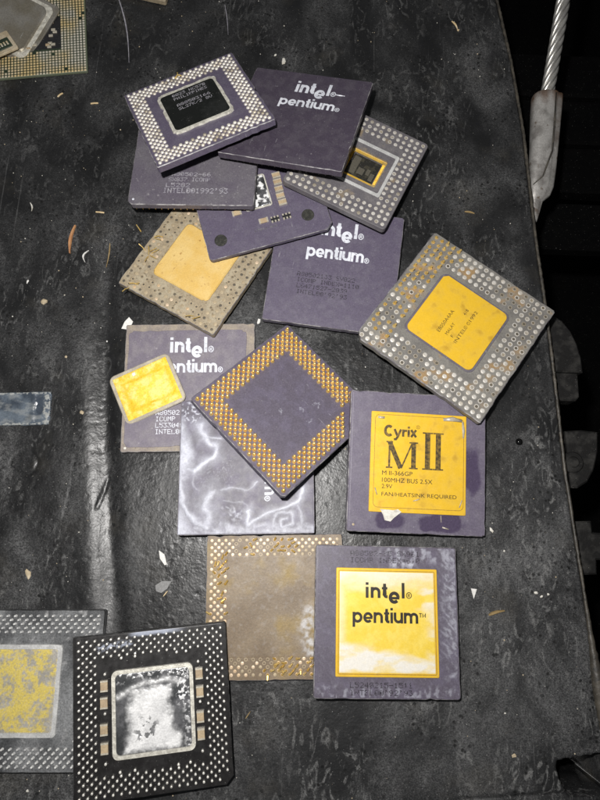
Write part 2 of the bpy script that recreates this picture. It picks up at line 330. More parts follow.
# ------------------------------------------------------------ mesh building
class MB:
    def __init__(self):
        self.v = []; self.f = []; self.mi = []
    def add(self, vs, fs, mi=0):
        o = len(self.v)
        self.v.extend(vs); self.f.extend([tuple(i + o for i in f) for f in fs]); self.mi.extend([mi] * len(fs))
    def rings(self, rs, mi=0, cap0=True, cap1=True, closed=True):
        n = len(rs[0]); vs = [p for r in rs for p in r]; fs = []
        for k in range(len(rs) - 1):
            for i in range(n if closed else n - 1):
                j = (i + 1) % n
                fs.append((k * n + i, k * n + j, (k + 1) * n + j, (k + 1) * n + i))
        if cap0: fs.append(tuple(range(n - 1, -1, -1)))
        if cap1: fs.append(tuple(range((len(rs) - 1) * n, len(rs) * n)))
        self.add(vs, fs, mi)
    def slab(self, out, z0, z1, bev=0.15, mi=0):
        a = inset(out, bev)
        self.rings([[(x, y, z0) for x, y in a], [(x, y, z0 + bev) for x, y in out], [(x, y, z1 - bev) for x, y in out], [(x, y, z1) for x, y in a]], mi)
    def worn_slab(self, out, z0, z1, bev):
        a = inset(out, bev)
        self.rings([[(x, y, z0) for x, y in a], [(x, y, z0 + bev) for x, y in out], [(x, y, z1 - bev) for x, y in out]], 0, True, False)
        self.rings([[(x, y, z1 - bev) for x, y in out], [(x, y, z1) for x, y in a]], 1, False, False)
        self.rings([[(x, y, z1) for x, y in a], [(x, y, z1 + 0.001) for x, y in inset(a, 0.02)]], 0, False, True)
    def ring_frame(self, out, inn, z0, z1, mi=0):
        """closed frame between two outlines with the same point count"""
        n = len(out)
        self.rings([[(x, y, z0) for x, y in out], [(x, y, z1) for x, y in inset(out, 0.12)], [(x, y, z1) for x, y in inset(inn, -0.12)], [(x, y, z0) for x, y in inn]], mi, False, False)
    def box(self, x0, x1, y0, y1, z0, z1, bev=0.08, mi=0):
        self.slab([(x0, y0), (x1, y0), (x1, y1), (x0, y1)], z0, z1, bev, mi)
    def dome(self, x, y, z, r, h, n=8, mi=0, jit=0.0):
        a0 = rng.random() * 6.28
        def ring(k, zz): return [(x + k * r * math.cos(a0 + 6.2832 * i / n), y + k * r * math.sin(a0 + 6.2832 * i / n), z + zz) for i in range(n)]
        self.rings([ring(1, 0), ring(0.92, h * 0.6), ring(0.55, h)], mi, False, True)
    def cup(self, x, y, z, r, n=9, mi=0, mi2=1):
        """ring with a sunken centre"""
        def ring(k, zz): return [(x + k * r * math.cos(6.2832 * i / n), y + k * r * math.sin(6.2832 * i / n), z + zz) for i in range(n)]
        self.rings([ring(1, 0), ring(0.95, 0.1), ring(0.62, 0.1)], mi, False, False)
        self.rings([ring(0.62, 0.1), ring(0.55, 0.03)], mi2, False, True)
    def pin(self, x, y, z, r, ln, lean=(0, 0), n=6, mi=0, foot=None):
        d = 1 if ln > 0 else -1
        def ring(rr, t):
            return [(x + lean[0] * t + rr * math.cos(d * 6.2832 * i / n), y + lean[1] * t + rr * math.sin(d * 6.2832 * i / n), z + ln * t) for i in range(n)]
        rs = []
        if foot: rs += [ring(foot[0], 0), ring(foot[0] * 0.93, foot[1] / abs(ln)), ring(r * 1.15, foot[1] * 2.0 / abs(ln))]
        else: rs += [ring(r, 0)]
        rs += [ring(r, 0.9), ring(r * 0.62, 1.0)]
        self.rings(rs, mi, False, True)
    def tube(self, pts, r, n=8, mi=0, caps=True):
        rs = []
        for i, p in enumerate(pts):
            a = Vector(pts[max(0, i - 1)]); c = Vector(pts[min(len(pts) - 1, i + 1)])
            t = (c - a).normalized()
            u = t.cross(Vector((0, 0.2, 1))).normalized(); v = t.cross(u)
            rr = r[i] if isinstance(r, (list, tuple)) else r
            rs.append([tuple(Vector(p) + u * rr * math.cos(6.2832 * k / n) + v * rr * math.sin(6.2832 * k / n)) for k in range(n)])
        self.rings(rs, mi, caps, caps)
    def build(self, name, mats, parent=None, smooth=False, stuff=False):
        return mesh_obj(name, self.v, self.f, mats, parent, self.mi, smooth, stuff)

def mesh_obj(name, v, f, mats, parent=None, mi=None, smooth=False, stuff=False, attr=None):
    me = bpy.data.meshes.new(name)
    me.from_pydata([(a * MM, b * MM, c * MM) for a, b, c in v], [], f)
    if not isinstance(mats, (list, tuple)): mats = [mats]
    for m in mats: me.materials.append(M[m])
    if mi is not None and len(mats) > 1: me.polygons.foreach_set('material_index', mi)
    if smooth: me.polygons.foreach_set('use_smooth', [True] * len(me.polygons))
    if attr is not None:
        at = me.attributes.new('m', 'FLOAT', 'POINT'); at.data.foreach_set('value', np.asarray(attr, np.float32).ravel())
    me.update()
    o = bpy.data.objects.new(name, me)
    COL.objects.link(o)
    if parent: o.parent = parent
    if stuff: o['kind'] = 'stuff'
    return o

def inset(out, d):
    n = len(out); res = []
    for i in range(n):
        (x0, y0), (x1, y1), (x2, y2) = out[i - 1], out[i], out[(i + 1) % n]
        ax, ay, bx, by = x1 - x0, y1 - y0, x2 - x1, y2 - y1
        la, lb = math.hypot(ax, ay) or 1, math.hypot(bx, by) or 1
        nx, ny = -(ay / la + by / lb), (ax / la + bx / lb)
        l = math.hypot(nx, ny) or 1
        nx /= l; ny /= l
        c = max(0.5, nx * (-ay / la) + ny * (ax / la))
        res.append((x1 + nx * d / c, y1 + ny * d / c))
    return res

def rrect(w, h, r=1.0, n=4, cx=0.0, cy=0.0, cham=None, sub=1, wob=0.0, seed=0):
    """rounded rectangle, counter-clockwise; cham={corner: size} cuts corners (0 TR, 1 TL, 2 BL, 3 BR); wob = chipped uneven edge"""
    P = []
    for q, (sx, sy) in enumerate(((1, 1), (-1, 1), (-1, -1), (1, -1))):
        if cham and q in cham:
            c = cham[q]; k = (sx * w / 2, sy * h / 2)
            a = (k[0], k[1] - sy * c); b = (k[0] - sx * c, k[1])
            P += [a, b] if q in (0, 2) else [b, a]
        else:
            for i in range(n + 1):
                t = math.pi / 2 * (q + i / n)
                P.append((sx * (w / 2 - r) + r * math.cos(t), sy * (h / 2 - r) + r * math.sin(t)))
    if sub > 1:
        Q = []
        for i, (x, y) in enumerate(P):
            X, Y = P[(i + 1) % len(P)]
            k = sub if math.hypot(X - x, Y - y) > 5 else 1
            Q += [(x + (X - x) * t / k, y + (Y - y) * t / k) for t in range(k)]
        P = Q
    if wob:
        rr = random.Random(seed); Q = []
        for x, y in P:
            g = -wob * (rr.random() ** 3) * (4 if rr.random() < 0.06 else 1)
            l = max(abs(x) / w, abs(y) / h) * 2 or 1
            Q.append((x + g * (x / w * 2) / l, y + g * (y / h * 2) / l))
        P = Q
    return [(x + cx, y + cy) for x, y in P]

def sheet(name, x0, x1, y0, y1, z, step, fn, m, parent, rad=0.0):
    """fine grid laid on a face; fn(x, y) -> (mask, height)"""
    nx, ny = int((x1 - x0) / step) + 1, int((y1 - y0) / step) + 1
    X, Y = np.meshgrid(np.linspace(x0, x1, nx), np.linspace(y0, y1, ny))
    if rad:
        # squeeze the corners of the grid onto a rounded outline
        cx, cy = (x0 + x1) / 2, (y0 + y1) / 2; hx, hy = (x1 - x0) / 2, (y1 - y0) / 2
        ex = np.clip((np.abs(X - cx) - (hx - rad)) / rad, 0, 1); ey = np.clip((np.abs(Y - cy) - (hy - rad)) / rad, 0, 1)
        X = X - np.sign(X - cx) * rad * ex * (1 - np.sqrt(1 - ey ** 2 / 2)) ; Y = Y - np.sign(Y - cy) * rad * ey * (1 - np.sqrt(1 - ex ** 2 / 2))
    mk, hh = fn(X, Y)
    Z = z + hh
    # skirt the border down so that the sheet has thickness
    brd = np.zeros_like(X, bool); brd[0] = brd[-1] = True; brd[:, 0] = brd[:, -1] = True
    Z = np.where(brd, z - 0.04, Z)
    v = np.stack([X, Y, Z], -1).reshape(-1, 3).tolist()
    idx = np.arange(nx * ny).reshape(ny, nx)
    f = np.stack([idx[:-1, :-1], idx[:-1, 1:], idx[1:, 1:], idx[1:, :-1]], -1).reshape(-1, 4).tolist()
    return mesh_obj(name, v, f, m, parent, smooth=True, attr=np.clip(mk, 0, 1))

def thing(name, label, cat, mtx=None, group=None):
    o = bpy.data.objects.new(name, None)
    o.empty_display_size = 0.005
    COL.objects.link(o)
    if mtx is not None:
        mm = mtx.copy(); mm.translation = mm.translation * MM; o.matrix_world = mm
    o['label'] = label; o['category'] = cat
    if group: o['group'] = group
    return o

def tag(o, label, cat, group=None):
    o['label'] = label; o['category'] = cat
    if group: o['group'] = group
    return o

CHIPS = 'processor chips heaped on the black platform'
def chip(k, label):
    """Empty at the centre of the chip's underside"""
    mt = MATX[k] @ Matrix.Translation((0, 0, -THK[k]))
    return thing('processor_chip', label, 'computer chip', mt, CHIPS)
def dim(k): return SIZE[k] * POSE[k][6]

# ------------------------------------------------------------ lettering
F57 = dict(zip('0123456789ABCDEFGHIKLMNOPRSTUVXY-=\'/*', (
 '3E5149453E 00427F4000 4261514946 2141454B31 1814127F10 2745454539 3C4A494930 0171090503 3649494936 064949291E '
 '7E1111117E 7F49494936 3E41414122 7F4141221C 7F49494941 7F09090901 3E4149497A 7F0808087F 00417F4100 7F08142241 7F40404040 7F020C027F '
 '7F0408107F 3E4141413E 7F09090906 7F09192946 4649494931 01017F0101 3F4040403F 1F2040201F 6314081463 0708700807 '
 '0808080808 1414141414 0005030000 2010080402 3E5D55413E').split()))

def dots(mb, text, x0, y1, hgt, width=None, z=0.0, rot=0.0, fill=0.96, drop=0.0):
    """5 x 7 dot lettering: top-left corner x0, y1"""
    c = hgt / 7.0
    cw = (width / (len(text) * 6 - 1)) if width else c
    ca, sa = math.cos(rot), math.sin(rot)
    for i, ch in enumerate(text):
        if ch not in F57: continue
        g = bytes.fromhex(F57[ch])
        for col in range(5):
            for row in range(7):
                if g[col] >> row & 1 and rng.random() >= drop:
                    a = x0 + (i * 6 + col) * cw; b = y1 - row * c
                    q = [(a, b - c * fill), (a + cw * fill, b - c * fill), (a + cw * fill, b), (a, b)]
                    mb.add([(u * ca - v * sa, u * sa + v * ca, z) for u, v in q], [(0, 1, 2, 3)])

def ribbon(mb, pts, t, z, close=False):
    L_, R_ = [], []
    n = len(pts)
    for i in range(n):
        a = pts[(i - 1) % n] if (close or i > 0) else pts[i]
        c = pts[(i + 1) % n] if (close or i < n - 1) else pts[i]
        dx, dy = c[0] - a[0], c[1] - a[1]; l = math.hypot(dx, dy) or 1
        k = 1.0
        if 0 < i < n - 1:
            e1 = Vector((pts[i][0] - a[0], pts[i][1] - a[1])).normalized(); e2 = Vector((c[0] - pts[i][0], c[1] - pts[i][1])).normalized()
            k = 1 / max(0.6, math.sqrt(max(0.01, (1 + e1.dot(e2)) / 2)))
        ox, oy = -dy / l * t / 2 * k, dx / l * t / 2 * k
        L_.append((pts[i][0] + ox, pts[i][1] + oy, z)); R_.append((pts[i][0] - ox, pts[i][1] - oy, z))
    fs = [(i, i + n, (i + 1) % n + n, (i + 1) % n) for i in range(n if close else n - 1)]
    mb.add(L_ + R_, fs)

def arc(cx, cy, rx, ry, a0, a1, n=10):
    return [(cx + rx * math.cos(R(a0 + (a1 - a0) * i / n)), cy + ry * math.sin(R(a0 + (a1 - a0) * i / n))) for i in range(n + 1)]

class Word:
    """bold sans letters drawn as strokes, x-height 1"""
    def __init__(self, mb, z, fn, t=0.255):
        self.mb = mb; self.z = z; self.fn = fn; self.t = t; self.k = 0
    def r(self, pts, x, y=0.0, sc=1.0, close=False, t=None):
        self.k += 1
        q = [self.fn(x + a * sc, y + b * sc) for a, b in pts]
        s = math.dist(self.fn(0, 0), self.fn(0, 1))
        ribbon(self.mb, q, (t or self.t) * s * sc, self.z + 0.004 * self.k, close)
    def ch(self, c, x, y=0.0, sc=1.0):
        t = self.t; h = t / 2
        w = {'i': t, 'l': t, 't': 0.62, 'm': 1.56, 'n': 1.0, 'u': 1.0, 'e': 1.02, 'p': 1.06}[c]
        r = lambda p, cl=False: self.r(p, x, y, sc, cl)
        if c in 'il':
            r([(h, 0), (h, 1.0 if c == 'i' else 1.42)])
            if c == 'i': r([(h, 1.18), (h, 1.42)])
        elif c == 'n':
            r([(h, 0), (h, 1)]); r(arc(w / 2, 0.55, w / 2 - h, 0.45 - h, 180, 0) + [(w - h, 0)])
        elif c == 'u':
            r([(w - h, 0), (w - h, 1)]); r([(h, 1)] + arc(w / 2, 0.45, w / 2 - h, 0.45 - h, 180, 360))
        elif c == 'm':
            q = (w - t) / 2
            r([(h, 0), (h, 1)])
            for k in (0, 1): r(arc(h + q * (k + 0.5), 0.6, q / 2, 0.4 - h, 180, 0) + [(h + q * (k + 1), 0)])
        elif c == 'p':
            r([(h, -0.38), (h, 1)]); r(arc(w / 2, 0.5, w / 2 - h, 0.5 - h, 0, 345, 18), True)
        elif c == 'e':
            r(arc(w / 2, 0.5, w / 2 - h, 0.5 - h, 0, 318, 18)); self.r([(h, 0.46), (w - 0.02, 0.46)], x, y, sc, t=t * 0.75)
        elif c == 't':
            r([(0.31, 1.32), (0.31, 0.3)] + arc(0.31 + 0.17, 0.3, 0.17, 0.3 - h, 180, 270, 5) + [(0.62, h)]); self.r([(0.02, 0.9), (0.6, 0.9)], x, y, sc, t=t * 0.8)
        return w * sc
    def write(self, s, gap=0.115):
        x = 0
        for c in s: x += self.ch(c, x) + gap
        return x - gap

def logo(name, m, parent, box, z, xf=None, word='pentium', mark='R', drop=True):
    """box = x0, x1, baseline, x-height (mm, chip's own axes); xf turns the point"""
    mb = MB(); x0, x1, yb, xh = box
    xf = xf or (lambda a, b: (a, b))
    if word == 'intel':
        W = 4.1
        fn = lambda a, b: xf(x0 + a * (x1 - x0) / W, yb + b * xh)
        wd = Word(mb, z, fn, 0.275)
        wd.ch('i', 0); wd.ch('n', 0.52); wd.ch('t', 1.66); wd.ch('e', 2.40, -0.50, 1.12); wd.ch('l', 3.78)
        end = W
    else:
        tot = Word(MB(), 0, lambda a, b: (a, b)).write(word)
        fn = lambda a, b: xf(x0 + a * (x1 - x0) / tot, yb + b * xh)
        wd = Word(mb, z, fn); wd.write(word); end = tot
    if mark == 'R':
        cy = 0.28
        wd.r(arc(0, 0, 0.27, 0.27, 0, 340, 12), end + 0.42, cy, close=True, t=0.07)
        wd.r([(-0.09, -0.15), (-0.09, 0.15)], end + 0.42, cy, t=0.07); wd.r(arc(-0.02, 0.07, 0.1, 0.08, 90, -90, 5), end + 0.42, cy, t=0.06); wd.r([(0, 0), (0.11, -0.15)], end + 0.42, cy, t=0.06)
    elif mark == 'T':
        wd.r([(0, 0.94), (0.3, 0.94)], end + 0.12, t=0.07); wd.r([(0.15, 0.94), (0.15, 0.58)], end + 0.12, t=0.07)
        wd.r([(0.4, 0.58), (0.4, 0.96), (0.55, 0.66), (0.7, 0.96), (0.7, 0.58)], end + 0.12, t=0.07)
    return mb.build(name, m, parent)

def typed(mb, text, x0, x1, y0, y1, z, off=0.0, xf=None):
    """built-in typeface, scaled into the box"""
    cu = bpy.data.curves.new('t', 'FONT'); cu.body = text; cu.offset = off; cu.resolution_u = 3
    o = bpy.data.objects.new('t', cu); COL.objects.link(o)
    dg = bpy.context.evaluated_depsgraph_get()
    me = bpy.data.meshes.new_from_object(o.evaluated_get(dg))
    v = np.array([p.co[:] for p in me.vertices]); fs = [tuple(p.vertices) for p in me.polygons]
    lo, hi = v.min(0), v.max(0)
    a = x0 + (v[:, 0] - lo[0]) / (hi[0] - lo[0]) * (x1 - x0); b = y0 + (v[:, 1] - lo[1]) / (hi[1] - lo[1]) * (y1 - y0)
    pts = [xf(p, q) if xf else (p, q) for p, q in zip(a, b)]
    mb.add([(p, q, z) for p, q in pts], fs)
    bpy.data.objects.remove(o); bpy.data.curves.remove(cu); bpy.data.meshes.remove(me)

# ------------------------------------------------------------ pin and pad layouts
def spga(depth, pitch=1.27, n=37):
    """staggered grid of pins round the edge"""
    out = []
    for i in range(n):
        for j in range(n):
            l = min(i, j, n - 1 - i, n - 1 - j)
            if (i + j) % 2 == 0 and l < depth: out.append(((i - (n - 1) / 2) * pitch, (j - (n - 1) / 2) * pitch, l))
    return out
def pga(n, depth, pitch=2.54):
    return [((i - (n - 1) / 2) * pitch, (j - (n - 1) / 2) * pitch, min(i, j, n - 1 - i, n - 1 - j)) for i in range(n) for j in range(n) if min(i, j, n - 1 - i, n - 1 - j) < depth]

def inside(p, skip, grow=0.2):
    for k in POSE:
        if k == skip: continue
        q = INV[k] @ p; h = dim(k) / 2 + grow
        if abs(q.x) < h and abs(q.y) < h and -THK[k] - grow < q.z < grow + (3.0 if k in 'KPQ' else 0): return True
    return False

def pins_below(k, t, m='gold_pin', ln=3.0, depth=3):
    mb = MB(); s = POSE[k][6]
    for x, y, l in spga(depth):
        x *= s; y *= s
        use = 0
        for q in np.linspace(0.3, ln, 8):
            p = MATX[k] @ Vector((x, y, -THK[k] - q))
            if p.z < 0.05 or inside(p, k): break
            use = q
        if use > 0.5: mb.pin(x, y, 0.02, 0.23, -use, (rng.uniform(-.1, .1), rng.uniform(-.1, .1)), 5)
    if mb.v: mb.build('pins', m, t, stuff=True)

def body(k, t, m, r=1.0, bev=0.22, cham=None, wob=0.12, name='body'):
    mb = MB(); d = dim(k)
    mb.worn_slab(rrect(d, d, r, 4, cham=cham, sub=26, wob=wob, seed=ord(k)), 0, THK[k], bev)
    return mb.build(name, [m, 'worn_black' if k in 'PQ' else 'worn_edge'], t)

# ============================================================ the platform
EDGE = [(-260, 121), (-114.14, 108.0), (-98.5, 107.2), (-85.6, 106.0), (-72.4, 104.9), (-55.3, 103.2), (-22.95, 100.2), (3.8, 98.85), (40.4, 96.7), (70.75, 94.3), (93.5, 93.0), (122.1, 91.4), (157.3, 87.8), (189.2, 82.8), (330, 58)]
def edge_x(y): return np.interp(y, [e[0] for e in EDGE], [e[1] for e in EDGE])
GROOVE = [(-160, -48), (-75, -63.1), (-47.5, -67.5), (-22, -71.4), (17, -76), (68, -80.8), (120, -86), (300, -100)]
def table_h(x, y):
    g = x - np.interp(y, [e[0] for e in GROOVE], [e[1] for e in GROOVE])
    amp = sm(78, 45, y) * sm(-100, -70, y)
    h = -1.55 * amp * np.exp(-np.where(g < 0, (g / 4.6) ** 2, (g / 3.2) ** 2))
    h = h + 0.7 * amp * np.exp(-((g + 9.0) / 4.5) ** 2) * sm(60, 30, y) * sm(-95, -60, y) * 0.6
    rough = sm(-58, -66, x) * 0.5 + 0.5
    h = h - 0.22 * fbm(x, y, 0.16, 3, 3) * rough - 0.04 * fbm(x, y, 0.9, 2, 9)
    # worked, pebbled texture between the groove and the chips
    peb = np.exp(-((x + 55) / 14) ** 2) * sm(-100, -60, y) * sm(20, -10, y)
    h = h - 0.14 * peb * fbm(x, y, 1.1, 2, 21)
    h = h - 0.14 * sm(0.74, 0.86, vn(x * 0.55, y * 0.55, 5))
    # creases and moulded ring
    h = h - 0.5 * np.exp(-(segd(x, y, [(-70.2, -32.3), (-71.5, -38), (-73.0, -43.4)]) / 0.45) ** 2)
    h = h - 0.25 * np.exp(-(segd(x, y, [(-83, -24), (-83.2, -36), (-84.5, -47)]) / 0.4) ** 2)
    rr = np.hypot(x + 101.6, (y + 28) * 1.15)
    h = h - 0.4 * np.exp(-((rr - 5.0) / 0.5) ** 2)
    # bay at the near right corner
    nd = sm(-118.6, -120.2, y + 0.0 * x - 0.18 * (x - 104)) * sm(93.0, 95.5, x + 0.35 * (y + 131) - 0.05 * (y + 126) ** 2) * sm(-131.5, -130.5, y)
    h = h - 40 * nd
    h = h - 1.1 * np.exp(-((y + 133.4 - 0.09 * (x - 68)) / 0.9) ** 2) * sm(40, 66, x)
    return h
def platform():
    ys = np.concatenate([np.linspace(-230, -146, 50), np.linspace(-145, 195, 560), np.linspace(197, 320, 60)])
    us = np.concatenate([np.linspace(0, 0.25, 60)[:-1], np.linspace(0.25, 1, 460)])
    X0 = -300.0
    U, Y = np.meshgrid(us, ys)
    XE = edge_x(Y) - 1.3 + 0.25 * (fbm(Y * 0 + 3, Y, 0.15, 3, 4) - 0.5)
    X = X0 + U * (XE - X0)
    Z = table_h(X, Y) - 0.35 * sm(4.5, 0.5, XE - X)
    # dust: more on the open near-right part and the far part, less by the groove and left of it
    dm = 0.66 + 0.42 * sm(40, 75, X) * sm(40, -20, Y) + 0.30 * sm(-85, -115, Y) - 0.30 * np.exp(-((X + 66) / 13) ** 2) * sm(75, 50, Y) * sm(-70, -20, Y)
    dm = dm - 0.12 * sm(-60, -80, X) * sm(0, 60, Y)
    # darker beyond a slanted line beside the big grey chip, fading away from it
    line_d = Y - (-6.6 - 0.21 * (X - 71.6)) + 1.2 * (fbm(X, Y, 0.15, 3, 6) - 0.5)
    dm = dm - 0.42 * sm(-0.4, 0.8, line_d) * sm(66, 70, X) * sm(45, 5, line_d)
    dm = np.where(Z < -2.5, -0.2, dm)  # bay walls set to plain black: the shade inside is painted
    ny, nx = X.shape
    # fall of the side wall
    cols = [(0.9, -0.9), (1.3, -2.5), (1.5, -14), (1.6, -60)]
    XS = [X] + [(XE[:, :1] + dx) for dx, dz in cols]; ZS = [Z] + [np.full((ny, 1), dz) for dx, dz in cols]
    X = np.concatenate(XS, 1); Z = np.concatenate(ZS, 1); Y = np.concatenate([Y] + [Y[:, :1]] * len(cols), 1)
    dm = np.concatenate([dm] + [np.full((ny, 1), 0.3)] * len(cols), 1)
    nx = X.shape[1]
    idx = np.arange(nx * ny).reshape(ny, nx)
    f = np.stack([idx[:-1, :-1], idx[:-1, 1:], idx[1:, 1:], idx[1:, :-1]], -1).reshape(-1, 4).tolist()
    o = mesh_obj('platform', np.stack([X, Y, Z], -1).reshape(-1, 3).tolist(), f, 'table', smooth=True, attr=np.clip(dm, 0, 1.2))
    o['kind'] = 'structure'
    # worn raised rim
    mb = MB(); pts = []; rad = []
    for y in np.linspace(-230, 320, 420):
        pts.append((float(edge_x(y)) - 0.25 + rng.uniform(-.08, .08), y, -0.35 + 0.25 * math.sin(y * 0.07) * 0.4 + rng.uniform(-.05, .05)))
        rad.append(0.60 + rng.uniform(-.1, .1) + 1.5 * math.exp(-((y + 98) / 14) ** 2))
    mb.tube(pts, rad, 10)
    mb.build('rim', 'rim', o, smooth=True)
    return o
PLAT = platform()

# the dark space beyond the edge
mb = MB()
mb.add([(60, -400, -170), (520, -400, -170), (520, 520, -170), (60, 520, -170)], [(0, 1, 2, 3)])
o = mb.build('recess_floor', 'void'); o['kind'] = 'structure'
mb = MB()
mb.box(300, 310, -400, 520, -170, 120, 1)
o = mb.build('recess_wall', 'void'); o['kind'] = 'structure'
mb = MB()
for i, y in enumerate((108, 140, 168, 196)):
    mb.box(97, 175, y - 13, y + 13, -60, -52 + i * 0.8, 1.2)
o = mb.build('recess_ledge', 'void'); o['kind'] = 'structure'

# ============================================================ chips
# --- D: purple chip with capacitors, wedged under others
t = chip('D', 'purple chip strip with two black round dots, wedged under chips in the heap')
body('D', t, 'ceramic', 1.2, cham={3: 2.6})
T = THK['D']
for x, y in ((-18.8, -17.7), (16.7, -16.9)):
    mb = MB(); mb.rings([[(x + r * math.cos(6.2832 * i / 24), y + r * math.sin(6.2832 * i / 24), T + h) for i in range(24)] for r, h in ((2.5, 0), (2.45, 0.15), (2.2, 0.22))], 0, False)
    mb.build('rubber_dot', 'rubber', t)
for (x, y), a in zip(((9.2, 3.3), (9.0, 0.3), (8.7, -2.9), (8.5, -5.9), (8.6, -8.9)), (0.05, 0, 0.06, -0.03, 0)):
    mb = MB(); mb.box(x - 1.6, x + 1.6, y - 0.95, y + 0.95, T, T + 0.8, 0.1)
    c = mb.build('capacitor', 'capacitor', t)
    mb = MB(); mb.box(x - 1.64, x + 1.64, y - 1.25, y - 0.7, T, T + 0.86, 0.08); mb.box(x - 1.64, x + 1.64, y + 0.7, y + 1.2, T, T + 0.86, 0.08)
    mb.build('terminal', 'cap_end', c)
for x, y, m in ((-0.6, -14.4, 'capacitor'), (3.9, -15.1, 'resistor'), (8.6, -15.1, 'resistor'), (-9.9, -8.2, 'capacitor')):
    mb = MB(); mb.box(x - 1.7, x + 1.7, y - 1.0, y + 1.0, T, T + 0.6, 0.1)
    c = mb.build('capacitor' if m == 'capacitor' else 'resistor', m, t)
    mb = MB()
    for q in (-1, 0, 1) if m == 'resistor' else (-1, 1):
        for e in ((-1, 1) if m == 'resistor' else (0,)):
            xx = x + q * (1.3 if m == 'resistor' else 1.55); yy = y + e * 0.85
            mb.box(xx - 0.33, xx + 0.33, yy - (0.38 if e else 1.04), yy + (0.38 if e else 1.04), T, T + 0.66, 0.06)
    mb.build('terminal', 'cap_end', c)
def fs(x, y):
    n = fbm(x, y, 0.45, 4, 31); return sm(0.48, 0.62, n), 0.5 * n
mb = MB(); mb.slab(rrect(11.0, 14.5, 1.0, 4, cx=-0.8, cy=-1.6), T, T + 0.5, 0.12)
sl = mb.build('die_cover', 'solder', t)
sheet('cover_face', -5.6, 4.2, -8.2, 5.0, T + 0.55, 0.2, fs, 'slug', sl)
mb = MB(); dots(mb, 'L7042 018', -5, -17.2, 0.9, 9, T + 0.02); mb.build('lettering', 'print_faint', t)
pins_below('D', t, 'pad_dark')

# --- F: purple chip with white logo
t = chip('F', 'flat purple chip with white lettering and dark small print, left of large grey chip')
body('F', t, 'ceramic', 1.0); T = THK['F'] + 0.02
logo('logo', 'print_white', t, (-7.3, 7.2, 13.2, 4.5), T, word='intel')
logo('logo', 'print_white', t, (-11.7, 10.8, 3.4, 3.9), T)
mb = MB()
for i, s in enumerate(('A80502133 SY022', 'ICOMP INDEX=1110', 'L6471527-2039', 'INTEL**\'92\'93')):
    dots(mb, s, -14.2 + 0.25 * i, -3.6 - 2.45 * i, 1.75, len(s) * 1.52, T, drop=0.06)
mb.build('lettering', 'print_dark', t)
pins_below('F', t)

# --- H: tan chip with ochre lid
t = chip('H', 'tan pitted chip with dull ochre square lid, under the strip with black dots')
body('H', t, 'ceramic_tan', 0.8, wob=0.3); T = THK['H']
mb = MB(); mb.slab(rrect(26.2, 25.8, 2.2, 6, cx=0.9, cy=0, sub=12, wob=0.15, seed=3), T - 0.05, T + 0.9, 0.45)
mb.build('lid', 'gold_dull', t)
mb = MB()
for x, y, l in pga(17, 3):
    q = rng.random(); x += rng.uniform(-.12, .12); y += rng.uniform(-.12, .12)
    if q < 0.36: mb.dome(x, y, T - 0.02, 0.62, 0.1, 8, 0)
    elif q < 0.62: mb.cup(x, y, T - 0.02, 0.72, 9, 1, 0)
    elif q < 0.88: mb.dome(x, y, T - 0.02, 0.75, 0.12, 8, 1)
    else: mb.dome(x, y, T - 0.02, 0.7, 0.14, 8, 2)
mb.build('contact_pads', ['pad_dark', 'pad_tan', 'pad_cream'], t, stuff=True)
mb = MB()
for i in range(13):
    x, y = rng.choice([(-20, 15), (-12, 18), (-4, 19), (2, 19), (-18, -12)]); x += rng.uniform(-3, 3); y += rng.uniform(-2, 2); a = rng.random() * 6.28
    mb.tube([(x, y, T + 0.25), (x + 1.6 * math.cos(a), y + 1.6 * math.sin(a), T + 0.5 + rng.random()), (x + 3.2 * math.cos(a + 0.1), y + 3.2 * math.sin(a + 0.1), T + 0.7 + 1.6 * rng.random())], 0.2, 5)
mb.build('bent_pins', 'gold_pin', t, stuff=True)

# --- I: tan-bordered chip
t = chip('I', 'purple chip with dusty tan border and white lettering, under the small loose gold lid')
body('I', t, 'border_tan', 0.8, wob=0.2); T = THK['I']
mb = MB(); mb.slab(rrect(45.4, 45.4, 2.2, 5, cx=-1.0, cy=-0.4, sub=14, wob=0.5, seed=8), T - 0.1, T + 0.14, 0.1)
mb.build('face', 'ceramic_pale', t); T += 0.16
logo('logo', 'print_white', t, (-7.5, 6.6, 13.3, 4.3), T, word='intel')
logo('logo', 'print_white', t, (-11.9, 10.4, 5.3, 3.7), T)
mb = MB()
for i, s in enumerate(('A80502133 SY022', 'ICOMP INDEX=1110', 'L5330407-2045', 'INTEL**\'92\'93')):
    dots(mb, s, -12.2, -9.2 - 2.4 * i, 1.85, len(s) * 1.5, T, drop=0.04)
mb.build('lettering', 'print_white', t)
mb = MB(); mb.dome(-23.1, -23.3, T - 0.14, 0.5, 0.08, 8); mb.build('corner_mark', 'crumb', t)

# --- C: purple chip with etched text
t = chip('C', 'purple chip with pale etched text rows and pins underneath, left under the silver-pinned chip')
body('C', t, 'ceramic_grey', 1.2, 0.3, cham={2: 1.6}); T = THK['C'] + 0.02
mb = MB()
for i, (s, x0, wd, h) in enumerate((('A80502-66', -8.6, 15.5, 1.7), ('SX837 ICOMP', -9.6, 16.5, 1.7), ('L5282', -10.4, 9.5, 1.9), ('INTEL**1992\'93', -11.3, 25.5, 2.3))):
    dots(mb, s, x0, -9.9 - 2.45 * i + (0.1 if i == 3 else 0), h, wd, T, fill=0.95)
mb.build('lettering', 'print_grey', t)
mb = MB(); mb.dome(-22.6, -22.4, T - 0.03, 0.5, 0.1, 8); mb.build('corner_mark', 'print_white', t)
pins_below('C', t)

